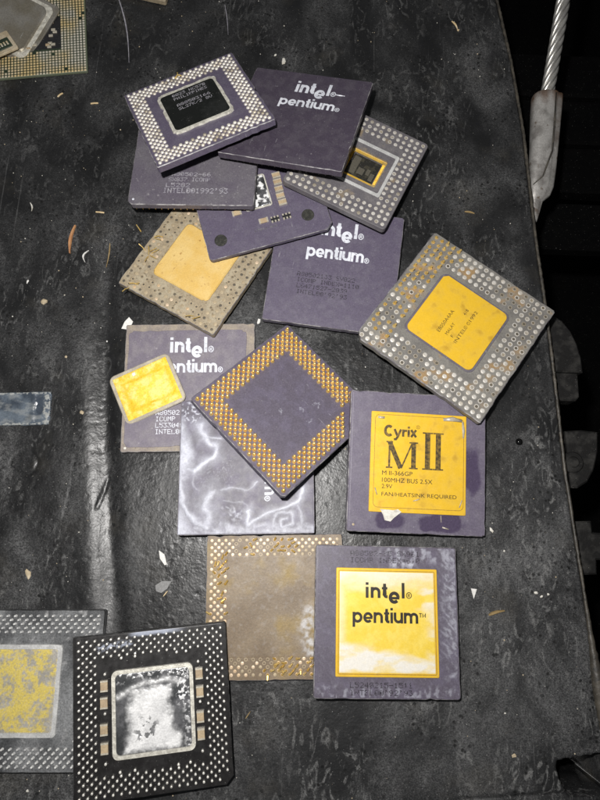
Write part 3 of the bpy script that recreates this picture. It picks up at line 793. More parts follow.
# --- E: grey chip with open cavity
t = chip('E', 'chip with round silver pads and an open gold cavity showing its dark die')
k = dim('E'); T = THK['E']
mb = MB(); inn = rrect(15.4, 13.6, 0.6, 3, cx=3.2, cy=-0.4, sub=26)
outl = rrect(k, k, 1.4, 3, sub=26)
mb.rings([[(x, y, 0) for x, y in inset(outl, 0.2)], [(x, y, 0.2) for x, y in outl], [(x, y, T - 0.2) for x, y in outl], [(x, y, T) for x, y in inset(outl, 0.2)],
          [(x, y, T) for x, y in inn], [(x, y, 0.7) for x, y in inset(inn, 0.1)]], 0)
mb.build('body', 'ceramic_e', t)
mb = MB()
o1 = rrect(22.4, 21.0, 0.8, 3, cx=3.2, cy=0, sub=8); i1 = rrect(19.6, 18.2, 0.6, 3, cx=3.2, cy=0, sub=8)
mb.ring_frame(o1, i1, T - 0.05, T + 0.25); mb.build('seal_frame', 'solder_grey', t)
mb = MB(); o2 = rrect(15.5, 13.8, 0.6, 3, cx=3.2, cy=-0.4, sub=8); i2 = rrect(12.4, 10.8, 0.3, 3, cx=3.2, cy=-0.4, sub=8)
mb.ring_frame(o2, i2, T - 1.1, T - 0.75)
g = mb.build('bond_shelf', 'gold_pin', t)
mb = MB()
for i in range(34):
    a = -4.2 + i * 0.42
    for q, (x, y, dx, dy) in enumerate(((3.2 + a * 0.82 - 2.4, 5.6, 0, -1), (3.2 + a * 0.82 - 2.4, -6.4, 0, 1), (9.9, a * 0.72 - 2.4, -1, 0), (-3.5, a * 0.72 - 2.4, 1, 0))):
        mb.box(x - (0.09 if dx == 0 else 0.5), x + (0.09 if dx == 0 else 0.5), y - (0.09 if dy == 0 else 0.5), y + (0.09 if dy == 0 else 0.5), T - 0.76, T - 0.66, 0.02)
mb.build('bond_fingers', 'gold', g, stuff=True)
mb = MB(); mb.box(-2.6, 9.0, -5.4, 4.6, T - 1.9, T - 1.25, 0.05)
d = mb.build('die', 'die', t)
for x0, x1, y0, y1 in ((1.4, 4.1, -3.6, -0.6), (4.9, 6.4, -2.6, 0.2), (4.9, 6.4, 0.7, 3.4), (6.8, 8.5, -4.6, -1.0), (6.8, 8.5, -0.5, 3.8), (-2.0, 0.8, -4.6, 3.6), (1.3, 4.2, 0.4, 3.9)):
    mb = MB(); mb.box(x0, x1, y0, y1, T - 1.26, T - 1.22, 0.01); mb.build('circuit_block', 'die_block' if x0 in (1.4,) else rng.choice(['die', 'die_block', 'die']), d)
mb = MB()
for x, y, l in pga(17, 3):
    q = rng.random()
    if q < 0.62: mb.dome(x, y, T - 0.02, 0.82, 0.16, 10, 0)
    elif q < 0.84: mb.cup(x, y, T - 0.02, 0.84, 10, 0, 1)
    else: mb.dome(x, y, T - 0.02, 0.8, 0.12, 10, 1)
mb.build('contact_pads', ['pad_light', 'pad_mid'], t, stuff=True)

# --- B: dark purple chip
t = chip('B', 'dark purple chip with smudged white lettering, just right of the silver-pinned chip')
body('B', t, 'ceramic_dark', 0.9, 0.2); T = THK['B'] + 0.02
logo('logo', 'print_white', t, (-4.9, 9.3, 13.4, 4.5), T, word='intel')
logo('logo', 'print_white', t, (-9.4, 13.2, 5.4, 3.6), T)
mb = MB(); mb.tube([(11.6, 14.7, T), (13.4, 14.5, T + .03), (15.6, 14.6, T)], [0.1, 0.3, 0.1], 6); mb.build('paint_streak', 'print_white', t)
def fb(x, y):
    q = np.exp(-(segd(x, y, [(-3, 9), (6, 8.5)]) / 3.4) ** 2) * sm(0.35, 0.8, fbm(x, y, 0.35, 4, 41)) * 0.35
    return q + 0.10 * sm(0.56, 0.75, fbm(x, y, 0.12, 4, 42)), 0 * x
sheet('face', -24.2, 24.2, -24.2, 24.2, T - 0.035, 0.4, fb, 'haze_dark', t)
pins_below('B', t, 'pad_dark', 2.0)

# --- A: silver-pinned chip
t = chip('A', 'dark chip lying pins up with silver staggered pins and glossy black square cover')
body('A', t, 'ceramic', 0.8, 0.25, wob=0.2); T = THK['A']; s = POSE['A'][6]
mb = MB()
for x, y, l in spga(5):
    z = rng.random()
    mb.dome(x * s, y * s, T - 0.03, 0.76, 0.45 + 0.2 * z, 8, 0 if z < 0.86 else 1)
mb.build('pins', ['silver_pin', 'pad_mid'], t, smooth=True, stuff=True)
o1 = rrect(25.4, 25.2, 2.4, 5, cx=-0.2, cy=1.2, sub=10, wob=0.5, seed=4); i1 = rrect(22.4, 22.2, 1.6, 5, cx=-0.2, cy=1.2, sub=10)
mb = MB(); mb.ring_frame(o1, i1, T - 0.05, T + 0.75); mb.build('solder_frame', 'solder', t, smooth=False)
mb = MB(); mb.slab(rrect(22.8, 22.6, 1.7, 5, cx=-0.2, cy=1.2), T, T + 0.62, 0.1)
ld_ = mb.build('cover', 'lid_black', t)
mb = MB()
for i, sx in enumerate(('*023WNC57B', 'PHILIPPINES', '', 'A80503166', 'SL27K/2.8V')):
    if sx: dots(mb, sx, -6.6, 11.3 - 2.3 * i + (0.5 if i > 2 else 0), 1.6, 14.0, T + 0.64)
mb.build('lettering', 'print_grey', ld_)
mb = MB(); mb.tube([(-2.2, 20.4, T + 0.8), (-0.6, 21.2, T + 1.3), (0.6, 20.2, T + 1.0)], 0.3, 5); mb.tube([(-0.6, 21.2, T + 1.2), (-0.2, 23.0, T + 1.0)], 0.25, 5)
tagpins = mb.build('bent_pins', 'gold_pin', t)

# --- G: big grey chip with gold lid
t = chip('G', 'large grimy grey chip with gold square lid, one corner hanging over the edge')
body('G', t, 'ceramic_stone', 0.7, 0.3, cham={2: 2.6}, wob=0.35); T = THK['G']
mb = MB(); mb.slab(rrect(30.4, 29.4, 2.6, 6, cx=-0.1, cy=0.4), T - 0.05, T + 0.2, 0.12); fr = mb.build('lid_seat', 'ceramic_grey', t)
mb = MB(); mb.slab(rrect(28.6, 28.0, 2.2, 6, cx=-0.1, cy=0.4, cham={1: 1.5}), T + 0.1, T + 0.62, 0.12); gl = mb.build('lid', 'gold', t)
mb = MB(); xf = lambda a, b: (-b, a)
typed(mb, 'E8050A4AA', -7.4, 3.2, 3.2, 4.6, T + 0.64, 0.0, xf)
typed(mb, 'MALAY', -6.6, -1.0, 0.2, 1.4, T + 0.64, 0.0, xf); typed(mb, '418', 4.2, 6.8, -1.0, 0.2, T + 0.64, 0.0, xf)
typed(mb, 'F', -6.2, -5.4, -2.0, -0.8, T + 0.64, 0.0, xf); typed(mb, 'INTEL    1992', -7.4, 8.2, -4.2, -2.9, T + 0.64, 0.0, xf)
for cx in (0.2, 2.2): ribbon(mb, [xf(cx + a, -3.55 + b) for a, b in arc(0, 0, 0.62, 0.62, 0, 340, 12)], 0.14, T + 0.645, True); ribbon(mb, [xf(cx + a, -3.55 + b) for a, b in arc(0, 0, 0.26, 0.3, 50, 310, 6)], 0.12, T + 0.65)
mb.build('lettering', 'print_brown', gl)
mb = MB(); pn = MB(); s = POSE['G'][6]
for x, y, l in pga(21, 4):
    x *= s; y *= s
    a, b = x / 25.4, y / 25.4
    gold = (a < -0.68 and b > -0.15 and rng.random() < 0.86) or (a < -0.55 and -0.85 < b < -0.3 and rng.random() < 0.5) or (b > 0.7 and -0.85 < a < -0.45 and rng.random() < 0.5)
    if gold:
        mb.dome(x, y, T - 0.02, 0.85, 0.14, 9, 1)
        pn.pin(x, y, T, 0.42, 1.3 + rng.random() * 0.9, (rng.uniform(-.2, .7), rng.uniform(-.7, .2)), 7, 0, (0.80, 0.3))
        continue
    bright = 0.5 + 0.35 * math.sin(3 * a + 1.7 * b + 1.0)
    q = rng.random()
    if l == 3 and a < -0.5 and rng.random() < 0.6: mb.dome(x, y, T - 0.02, 0.82, 0.2, 10, 0)
    elif q < bright: mb.dome(x, y, T - 0.02, 0.92, 0.18, 10, 0)
    elif q < bright + 0.3: mb.cup(x, y, T - 0.02, 0.94, 10, 0, 1 if rng.random() < 0.6 else 2)
    else: mb.cup(x, y, T - 0.02, 0.84, 10, 1, 2)
mb.build('contact_pads', ['pad_light', 'pad_mid', 'pad_dark'], t, stuff=True)
pn.build('gold_pins', 'gold_pin', t, stuff=True)

# --- L: chip smeared with paste
t = chip('L', 'purple chip smeared with whitish thermal paste, lower corner under the gold-pinned chip')
body('L', t, 'ceramic', 1.0); T = THK['L']
def smooth(p, n=6):
    q = [p[0]] + list(p) + [p[-1]]; out = []
    for i in range(1, len(q) - 2):
        for k in range(n):
            t_ = k / n; a_, b_, c_, d_ = q[i - 1], q[i], q[i + 1], q[i + 2]
            out.append(tuple(0.5 * (2 * b_[j] + (c_[j] - a_[j]) * t_ + (2 * a_[j] - 5 * b_[j] + 4 * c_[j] - d_[j]) * t_ ** 2 + (3 * b_[j] - a_[j] - 3 * c_[j] + d_[j]) * t_ ** 3) for j in (0, 1)))
    return out + [p[-1]]
def fl(x, y):
    wx = x + 4.0 * (fbm(x, y, 0.09, 3, 51) - 0.5) + 0.5 * (fbm(x, y, 0.5, 3, 59) - 0.5); wy = y + 4.0 * (fbm(x, y, 0.09, 3, 52) - 0.5) + 0.5 * (fbm(x, y, 0.5, 3, 60) - 0.5)
    n = fbm(wx, wy, 0.5, 4, 53); n2 = fbm(wx, wy, 0.22, 4, 54); fine = fbm(wx, wy, 1.3, 3, 55)
    rx = x + 7 * (fbm(x, y, 0.07, 3, 64) - 0.5); ry = y + 7 * (fbm(x, y, 0.07, 3, 65) - 0.5)
    ridge = 1 - np.abs(2 * fbm(rx, ry, 0.13, 3, 66) - 1)
    m = 0.95 * sm(6.0, 0.5, segd(wx, wy, [(-25, 15), (-24, 8), (-22, 3), (-25, -3)])) * (0.35 + 0.9 * n2)
    for pts, wd, am in (([(-17, 15), (-15, 9), (-12.0, 7.5), (-12.5, 3), (-18.8, -0.7)], 1.5, 1.0), ([(-15, 11.5), (-9, 10.5)], 0.8, 0.7), ([(-18.8, -0.7), (-24, 1)], 1.2, 0.8),
                        ([(-24, -2), (-23.5, -10), (-22.5, -14), (-19, -17.5), (-14.3, -22)], 1.6, 0.9), ([(-20, 1), (-18.5, -6), (-15.5, -8.5)], 0.7, 0.45),
                        ([(-13.0, -10), (-14.6, -14), (-13.2, -18), (-15, -21)], 2.0, 0.85), ([(-10, -9), (-4, -7.4), (2, -8), (5, -6)], 0.6, 0.6), ([(-9, -13), (-2, -12.5), (1.5, -15)], 0.5, 0.35),
                        ([(0.8, -16), (1.2, -20.5), (6.3, -19.0), (11.6, -15.6), (19, -13.0), (20.2, -8.5)], 1.0, 0.95),
                        ([(10, -22), (11, -17.5), (15.5, -17), (17.0, -20.5), (13, -22), (12.6, -19.6), (14.6, -19.2)], 0.9, 0.75), ([(18.5, -15), (20.5, -21), (16, -23)], 1.0, 0.6), ([(3, -23), (8, -21.5), (10, -23.5)], 1.0, 0.6)):
        d = segd(wx, wy, smooth(pts)); m = np.maximum(m, am * (0.60 * np.exp(-(d / (0.6 * wd)) ** 2) * (0.3 + 1.0 * n2) + sm(wd * 4.5, 0, d) * (0.20 + 0.22 * ridge ** 2)))
    m = np.maximum(m, sm(4.5, 0.0, np.hypot((wx + 5.0) / 1.9, wy + 17)) * (0.15 + 0.9 * sm(0.4, 0.75, n)) * 0.7)
    m = np.maximum(m, sm(-18.5, -23.5, wy + 3 * (n2 - 0.5)) * (0.25 + 0.8 * n) * 0.8)
    m = np.maximum(m, sm(-15, -24, wx) * sm(-9, -23, wy) * 0.9)
    m = np.maximum(m, 0.22 * sm(0.5, 0.75, fine) * sm(15, 4, np.hypot(x + 12, y + 1)))
    m = np.maximum(m, 0.85 * sm(0.5, 0.7, fbm(x, y, 0.8, 3, 58)) * sm(7, 2, np.hypot(x + 20, y - 20)))
    m = np.maximum(m, 0.02 + 0.10 * n2)
    m = np.clip(m * (0.82 + 0.3 * fine), 0, 1)
    m = np.clip(0.80 * m ** 1.05, 0, 0.85)
    return m, 0.12 * m
sheet('face', -24.1, 24.1, -24.1, 24.1, T + 0.02, 0.2, fl, 'paste_chip', t)
xf = lambda a, b: (b, -a)
logo('logo', 'print_white', t, (-11.8, 10.6, 6.6, 3.5), T + 0.1, xf)
logo('logo', 'print_white', t, (-7.4, 6.6, 13.3, 4.3), T + 0.1, xf, word='intel')
pins_below('L', t)

# --- K: gold-pinned chip
t = chip('K', 'purple chip lying pins up like a diamond with staggered gold pins round a plain square')
body('K', t, 'ceramic', 1.0, 0.25, cham={2: 1.2}); T = THK['K']; s = POSE['K'][6]
mb = MB()
for x, y, l in spga(6):
    x *= s; y *= s
    p = MATX['K'] @ Vector((x, y, 2.9))
    q = INV['M'] @ p
    if abs(q.x) < 26 and abs(q.y) < 26 and q.z > -THK['M'] - 0.3: continue
    mb.pin(x, y, T - 0.02, 0.46, 1.5 + rng.uniform(-.1, .1), (rng.uniform(-.06, .06), rng.uniform(-.06, .06)), 8, 0, (0.80, 0.3))
mb.build('pins', 'gold_pin', t, smooth=True, stuff=True)
def fk(x, y):
    m = 0
    for pts, wd in (([(-3.2, -0.8), (-2.5, -0.2)], 0.7), ([(8, -6.4), (9.5, -6.6), (10, -7.8), (8.8, -8.6)], 0.45), ([(3.4, -4.2), (3.6, -5.6)], 0.4), ([(2, -9.8), (3.4, -10.6)], 0.5)):
        m = np.maximum(m, sm(wd, wd * 0.2, segd(x + 1.6 * (fbm(x, y, 0.9, 3, 61) - 0.5), y + 1.6 * (fbm(x, y, 0.9, 3, 62) - 0.5), pts)) * 0.42 * sm(0.3, 0.6, fbm(x, y, 1.5, 2, 63)))
    return m, 0 * x
sheet('face', -15.4, 15.4, -15.4, 15.4, T + 0.01, 0.2, fk, 'haze_chip', t)

# --- N: brown stained chip
t = chip('N', 'brown stained chip with cream pads and tangled gold pins, half under another chip')
body('N', t, 'ceramic_brown', 0.6, 0.2, wob=0.25); T = THK['N']; s = POSE['N'][6]
def fN(x, y):
    d = np.exp(-(segd(x + 2 * (fbm(x, y, 0.3, 3, 71) - .5), y, [(12.6, -2), (10.9, -8), (13, -15)]) / 2.6) ** 2)
    return d * sm(0.3, 0.7, fbm(x, y, 0.4, 4, 72)) * 0.7 + 0.08 * sm(0.6, 0.75, fbm(x, y, 0.5, 3, 73)), 0.15 * d
sheet('face', -17.0, 17.0, -17.0, 17.0, T + 0.02, 0.3, fN, 'ceramic_brown', t)
mb = MB(); pn = MB()
for x, y, l in spga(5):
    x *= s; y *= s; q = rng.random()
    clean = x < -16 and -8 < y < 24
    if q < (0.8 if clean else 0.42): mb.dome(x, y, T - 0.02, 0.62, 0.10, 9, 0)
    elif q < 0.75: mb.cup(x, y, T - 0.02, 0.64, 9, 1, 2)
    elif q < 0.9: mb.dome(x, y, T - 0.02, 0.6, 0.08, 8, 1)
    tang = min(math.hypot(x - 3, y - 21), math.hypot(x + 18.5, y - 12) * 1.4, math.hypot(x + 19.5, y - 1) * 1.6, math.hypot(x - 4, y + 20) * 0.8, math.hypot(x - 14, y + 19) * 0.8, math.hypot(x + 8, y - 22) * 1.5)
    if rng.random() < 0.9 * math.exp(-(tang / 5.0) ** 2):
        a = rng.uniform(0.2, 1.3) if rng.random() < 0.7 else rng.random() * 6.28; ln = rng.uniform(0.7, 1.7)
        pn.tube([(x, y, T), (x + 0.2 * math.cos(a), y + 0.2 * math.sin(a), T + 0.6), (x + ln * math.cos(a), y + ln * math.sin(a), T + 0.8 + rng.random() * 0.5)], [0.5, 0.36, 0.28], 6)
mb.build('contact_pads', ['pad_cream', 'pad_tan', 'ceramic_brown'], t, stuff=True)
pn.build('bent_pins', 'gold_pin', t, stuff=True)

# --- M: chip with gold plate and large letters
t = chip('M', 'purple chip with gold plate of large brown serif letters and small black text lines')
body('M', t, 'stain_chip', 1.0, 0.25); T = THK['M']
def fM(x, y):
    e = 3.2 * (fbm(x, y, 0.16, 4, 81) - 0.5)
    d = sm(0.25, -0.25, np.hypot((x - 19.6) / 3.4, (y + 2.0) / 8.2) - 1 + e * 0.3)
    for cx, cy, rx, ry in ((-10, -20.3, 5.4, 3.4), (8.5, -21.2, 8.0, 2.9), (13, -19.5, 3.5, 3.2), (3.5, -22.8, 2.6, 1.2)):
        d = np.maximum(d, sm(0.16, -0.16, np.hypot((x - cx) / rx, (y - cy) / ry) - 1 + e * 0.25))
    return d, 0.0 * x
sheet('face', -24.3, 24.3, -24.3, 24.3, T + 0.02, 0.22, fM, 'stain_chip', t)
mb = MB(); mb.slab(rrect(35.0, 35.6, 0.4, 3, cx=0.1, cy=-0.1), T - 0.05, T + 0.5, 0.1); gp = mb.build('gold_plate', 'gold', t)
Z = T + 0.52
mb = MB(); ribbon(mb, rrect(32.6, 32.9, 1.7, 6, cx=0.35, cy=0.2), 0.20, Z, True); mb.build('border_line', 'groove_gold', gp)
mb = MB(); 
for i_, (pts, tt) in enumerate(((arc(-10.9, 10.9, 1.35, 1.65, 48, 312, 14), 1.0), ([(-8.9, 11.6), (-7.75, 9.1)], 0.85), ([(-6.5, 11.6), (-7.7, 8.8), (-8.3, 7.95), (-9.1, 7.9)], 0.8), ([(-5.7, 9.0), (-5.7, 11.6)], 0.85),
                            ([(-5.7, 10.5), (-5.3, 11.1), (-4.3, 11.2)], 0.75), ([(-3.7, 9.0), (-3.7, 11.6)], 0.85), ([(-3.7, 12.0), (-3.7, 12.75)], 0.85), ([(-2.8, 11.6), (-1.0, 9.0)], 0.85), ([(-1.0, 11.6), (-2.8, 9.0)], 0.8))):
    ribbon(mb, pts, tt, Z + 0.02 + 0.004 * i_)
mb.build('lettering', 'print_brown', gp); mb = MB()
ribbon(mb, arc(-0.3, 12.7, 0.62, 0.62, 0, 340, 12), 0.13, Z + 0.02, True); rg = mb.build('mark_ring', 'print_brown', gp); mb = MB(); typed(mb, 'R', -0.5, -0.08, 12.35, 13.05, Z + 0.024)
mb.build('mark_letter', 'print_brown', gp)
mb = MB(); q = Z + 0.02
def stem(x0, x1, y0, y1, sf=0.9, e=0.0):
    ribbon(mb, [((x0 + x1) / 2, y0), ((x0 + x1) / 2, y1)], x1 - x0, q + e)
    for y in (y0 + 0.25, y1 - 0.25): ribbon(mb, [(x0 - sf, y), (x1 + sf, y)], 0.5, q + e + 0.006)
stem(2.4, 4.3, -2.4, 11.0, 0.95)
mb.build('numeral', 'print_brown', gp); mb = MB()
stem(6.3, 8.2, -2.4, 11.0, 0.95, 0.012)
mb.build('numeral', 'print_brown', gp); mb = MB()
stem(-10.9, -10.2, -2.4, 7.2, 0.85, 0.02); stem(-2.6, -0.9, -2.4, 7.2, 0.75, 0.03)
ribbon(mb, [(-10.6, 7.1), (-6.4, -2.3)], 1.7, q + 0.04); ribbon(mb, [(-6.2, -2.3), (-2.2, 7.1)], 0.55, q + 0.046)
mb.build('lettering', 'print_brown', gp)
mb = MB()
for s_, x1, y0, h in (('M II-366GP', -2.0, -4.9, 1.55), ('100MHZ BUS 2.5X', 5.3, -7.4, 1.55), ('2.9V', -9.2, -9.6, 1.5), ('FAN/HEATSINK REQUIRED', 14.2, -12.5, 1.6)):
    typed(mb, s_, -13.0, x1, y0, y0 + h, Z + 0.02, 0.0)
mb.build('lettering', 'print_black', gp)
mb = MB()
gz = Z
mb.slab([(-13.2, -17.0), (-8.6, -17.2), (-7.0, -16.8), (-5.9, -17.6), (-8.4, -19.6), (-9.6, -20.9), (-11.4, -20.6), (-12.0, -18.8)][::-1][::-1], T + 0.02, Z + 0.15, 0.12)
mb.build('glue_lump', 'crumb', t)
def fg(x, y): return sm(0.45, 0.62, fbm(x, y, 0.6, 4, 88)), 0.25 * fbm(x, y, 0.6, 4, 88)
for pts, wd in (([(9, 16.0), (12.5, 16.4), (16, 15.8)], 0.9), ([(16.2, 15.6), (16.6, 12.2), (16.5, 9.6)], 0.55), ([(-15, 15.6), (-12.6, 15.5)], 0.8), ([(15.2, -15.2), (16.2, -12.5)], 0.35), ([(-1.6, -13.6), (-0.2, -13.2), (0.9, -12.7)], 0.22), ([(-15.4, -9.5), (-14.6, -12)], 0.35), ([(-5.5, -17.4), (-2, -17.7)], 0.5), ([(8.7, -18.2), (8.9, -20.6)], 0.25), ([(9.3, -22.3), (11.6, -22.9)], 0.45)):
    mb = MB(); zz = Z if abs(pts[0][1]) < 17 else T + 0.02
    mb.tube([(a, b, zz + 0.02) for a, b in pts], [wd * 0.6] + [wd] * (len(pts) - 2) + [wd * 0.5], 7)
    for i in range(len(mb.v) - 7 * len(pts), len(mb.v)): mb.v[i] = (mb.v[i][0], mb.v[i][1], zz + (mb.v[i][2] - zz) * 0.22)
    mb.build('glue_smear', 'edge_glass', t, smooth=True)
mb = MB(); mb.dome(-22.6, -22.6, T + 0.03, 0.45, 0.06, 8); mb.build('corner_mark', 'pad_tan', t)
pins_below('M', t)

# --- O: chip with bright gold plate and black logo
t = chip('O', 'purple chip with partly whitish gold plate and bold black lettering, nearest the bottom')
body('O', t, 'haze_chip', 1.0, 0.25); T = THK['O']
def fO(x, y):
    n = fbm(x * 1.6, y, 0.3, 4, 91); st = fbm(x * 0.9 + y * 0.8, y * 0.35 - x * 0.35, 0.8, 4, 92)
    m = sm(17.2, 22, x) * sm(-18, -6, y) * (0.12 + 0.5 * sm(0.42, 0.75, st)) * 0.75
    m = np.maximum(m, sm(18.5, 22.5, x) * sm(0.48, 0.75, fbm(x * 0.5 + y * 0.3, y * 0.8 - x * 0.5, 0.3, 5, 97)) * 0.45)
    m = np.maximum(m, sm(18, 21, y) * sm(-6, 4, x) * sm(0.40, 0.76, n) * 0.5)
    m = np.maximum(m, sm(-19.5, -22.5, y) * sm(0.5, 0.7, n) * 0.35)
    m = np.maximum(m, np.exp(-(segd(x, y, [(2, 18.6), (9, 18.4)]) / 1.1) ** 2) * 0.8 * sm(0.3, 0.6, n))
    return m + 0.06 * sm(0.5, 0.8, st), 0.06 * m
sheet('face', -24.2, 24.2, -24.2, 24.2, T + 0.02, 0.22, fO, 'haze_chip', t)
mb = MB(); mb.slab(rrect(35.0, 35.0, 0.4, 3, cx=0.0, cy=-0.3), T - 0.05, T + 0.5, 0.1); gp = mb.build('gold_plate', 'gold', t)
Z = T + 0.5
mb = MB(); ribbon(mb, rrect(33.2, 33.2, 0.3, 2, cx=0, cy=-0.3), 0.22, Z + 0.015, True); mb.build('border_line', 'groove_gold', gp)
def fo(x, y):  # whitens the plate towards its top, lower part and sides
    n = fbm(x * 0.6, y * 1.5, 0.18, 4, 95); n2 = fbm(x, y, 0.7, 3, 96)
    m = sm(7.5, 16.0, y + 5 * (n - 0.5)) * 0.8
    m = np.maximum(m, sm(-8.5, -11.0, y + 0.18 * x + 3.5 * (n - 0.5)) * sm(-17, -14, y + 2 * n) * (0.55 + 0.5 * sm(0.35, 0.6, n)))
    m = np.maximum(m, sm(8, 15, x) * sm(0, 6, y) * sm(0.4, 0.6, n) * 0.8)
    m = np.maximum(m, sm(12, 16, x) * 0.55 * sm(0.35, 0.65, n) + sm(-13, -16, x) * 0.45)
    return m * (0.85 + 0.2 * n2), 0.03 * m
sheet('plate_face', -16.3, 16.3, -16.6, 16.0, Z + 0.02, 0.25, fo, 'gold_lid', gp)
logo('logo', 'print_black', gp, (-7.3, 6.2, 7.4, 3.6), Z + 0.06, word='intel')
logo('logo', 'print_black', gp, (-11.8, 10.6, -0.7, 3.5), Z + 0.06, mark='T')
mb = MB()
for s_, y in (('A80502-75 SX961', 23.0), ('ICOMP INDEX=610', 20.7), ('L5240215-1511', -19.5), ('INTEL**\'92\'93', -21.8)):
    if y == -19.5: mb.build('lettering', 'print_dark', t); mb = MB()
    dots(mb, s_, -12.6, y, 1.7, len(s_) * 1.62, T + 0.1, drop=0.15)
mb.build('lettering', 'print_dark', t)
pins_below('O', t)

# --- Q: dusty grey chip with flaking gold lid
t = chip('Q', 'dusty grey chip with white pins and flaking gold lid, cut off by the picture corner')
body('Q', t, 'organic_grey', 0.6, 0.2); T = THK['Q']; s = POSE['Q'][6]
mb = MB()
for x, y, l in spga(5):
    mb.pin(x * s, y * s, T - 0.02, 0.36, 1.3, (0, 0), 7, 0, (0.5, 0.12))
mb.build('pins', 'dust_pin', t, smooth=True, stuff=True)
o1 = rrect(26.6, 29.2, 1.4, 5, cx=-1.2, cy=-0.3, sub=10, wob=0.2, seed=5); i1 = rrect(23.2, 25.8, 0.8, 5, cx=-1.2, cy=-0.3, sub=10)
mb = MB(); mb.ring_frame(o1, i1, T - 0.05, T + 0.6); mb.build('solder_frame', 'solder_grey', t)
def fq(x, y):
    n = fbm(x, y, 0.17, 5, 101); n2 = fbm(x, y, 0.9, 3, 102)
    return sm(0.34, 0.60, n * 0.65 + n2 * 0.35 - 0.05 * sm(4, 10, x)) * (0.55 + 0.6 * fbm(x, y, 2.0, 3, 103)), 0.12 * n
mb = MB(); mb.slab(rrect(23.6, 26.2, 0.8, 4, cx=-1.2, cy=-0.3), T - 0.05, T + 0.2, 0.05); l_ = mb.build('lid', 'flake_lid', t)
sheet('lid_face', -12.8, 10.4, -13.2, 12.6, T + 0.24, 0.2, fq, 'flake_lid', l_)

# --- P: black chip with pale pins
t = chip('P', 'black chip with white pin tips, tan capacitors and a white-pasted steel lid')
body('P', t, 'organic_black', 0.6, 0.2, cham={3: 2.4}, wob=0.05); T = THK['P']; s = POSE['P'][6]
def fp(x, y):
    n = fbm(x, y, 0.5, 4, 111)
    m = sm(-15.2, -13.6, -x) * 0
    m = np.maximum(0, sm(22.9, 23.8, y + 0.8 * (n - 0.5)) * sm(-8, -4, x) * sm(13, 4, x) * 0.95)
    m = np.maximum(m, np.exp(-(segd(x, y, [(-16.5, 20.6), (-12, 21.2), (-7, 21.4)]) / 0.9) ** 2) * sm(0.42, 0.6, fbm(x, y, 1.2, 3, 112)))
    return m, 0.02 * m
sheet('face', -24.4, 24.0, 17.5, 24.6, T + 0.005, 0.2, fp, 'organic_black', t)
mb = MB()
for x, y, l in spga(5):
    if x > 21 and y < -21: continue
    mb.pin(x * s, y * s, T - 0.02, 0.42, 0.9, (0.05, 0.05), 7, 0)
for x, y in ((-9.6, 17), (-5.2, 17.1), (8.3, 16.9), (11.4, 16.9), (15.2, 13.2), (-14.9, 12.6), (-15, -14), (-10.6, -16.9), (-6, -16.9), (7.6, -17), (11.4, -16.8), (15.4, -14), (-15, 0.7), (15.3, 0.8)):
    mb.pin(x, y, T - 0.02, 0.45, 0.8, (0.05, 0.05), 7, 0)
mb.build('pins', 'white_pin', t, smooth=True, stuff=True)
for x, y in ((-15.1, 9.1), (-15.2, 4.0), (-15.3, -3.9), (-15.2, -9.4), (15.4, 9.5), (15.4, 3.9), (15.2, -3.7), (15.2, -8.9)):
    mb = MB(); mb.box(x - 1.15, x + 1.15, y - 1.25, y + 1.25, T, T + 1.0, 0.1); c = mb.build('capacitor', 'capacitor', t)
    mb = MB(); mb.box(x - 1.2, x + 1.2, y + 1.15, y + 1.75, T, T + 1.06, 0.1); mb.box(x - 1.2, x + 1.2, y - 1.75, y - 1.15, T, T + 1.06, 0.1); mb.build('terminal', 'cap_end', c)
o1 = rrect(26.4, 26.8, 2.0, 5, cx=0.3, cy=0, sub=8); i1 = rrect(23.6, 24.0, 1.4, 5, cx=0.3, cy=0, sub=8)
mb = MB(); mb.ring_frame(o1, i1, T - 0.05, T + 0.8); mb.build('lid_rim', 'solder', t)
mb = MB(); mb.slab(rrect(24.0, 24.4, 1.4, 4, cx=0.3, cy=0), T - 0.05, T + 0.5, 0.05); l_ = mb.build('lid', 'slug', t)
def fl2(x, y):
    n = fbm(x, y, 0.22, 5, 121); n2 = fbm(x, y, 0.8, 4, 122)
    e = 3.0 * (n - 0.5) + 1.2 * (n2 - 0.5)
    m = sm(-1.6, 1.4, np.minimum.reduce([x + 7.4 - 0.12 * y + e, 5.6 - x + 0.3 * y * 0 + 3.0 * sm(-4, -9, y) + e, 7.0 - y + e, y + 11.3 + e]))
    hole = sm(0.56, 0.62, fbm(x, y, 0.45, 4, 123)) * sm(5.5, 2.5, np.hypot(x + 2, y + 5.5))
    m = m * (1 - 0.75 * hole) * (0.66 + 0.5 * n)
    m = np.maximum(m, 0.75 * np.exp(-(segd(x, y + 1.5 * (n - 0.5), [(-11, 5.2), (-4, 8.2), (4, 8.8), (10, 8.0)]) / 0.9) ** 2) * (0.3 + n2))
    m = np.maximum(m, 0.5 * sm(0.5, 0.62, n2) * sm(9.0, 10.8, x) + 0.0)
    m = np.maximum(m, 0.55 * sm(0.58, 0.66, fbm(x, y, 0.6, 4, 124)) * sm(8, 11, y))
    m = np.maximum(m, 0.9 * sm(0.5, 0.58, n2) * sm(2.4, 0.8, np.abs(x - 9.6)) * sm(-1, 3, y))
    return m, 0.12 * np.clip(m, 0, 1) * (0.5 + n2)
sheet('lid_face', -11.5, 12.1, -12.0, 12.0, T + 0.53, 0.15, fl2, 'slug', l_)

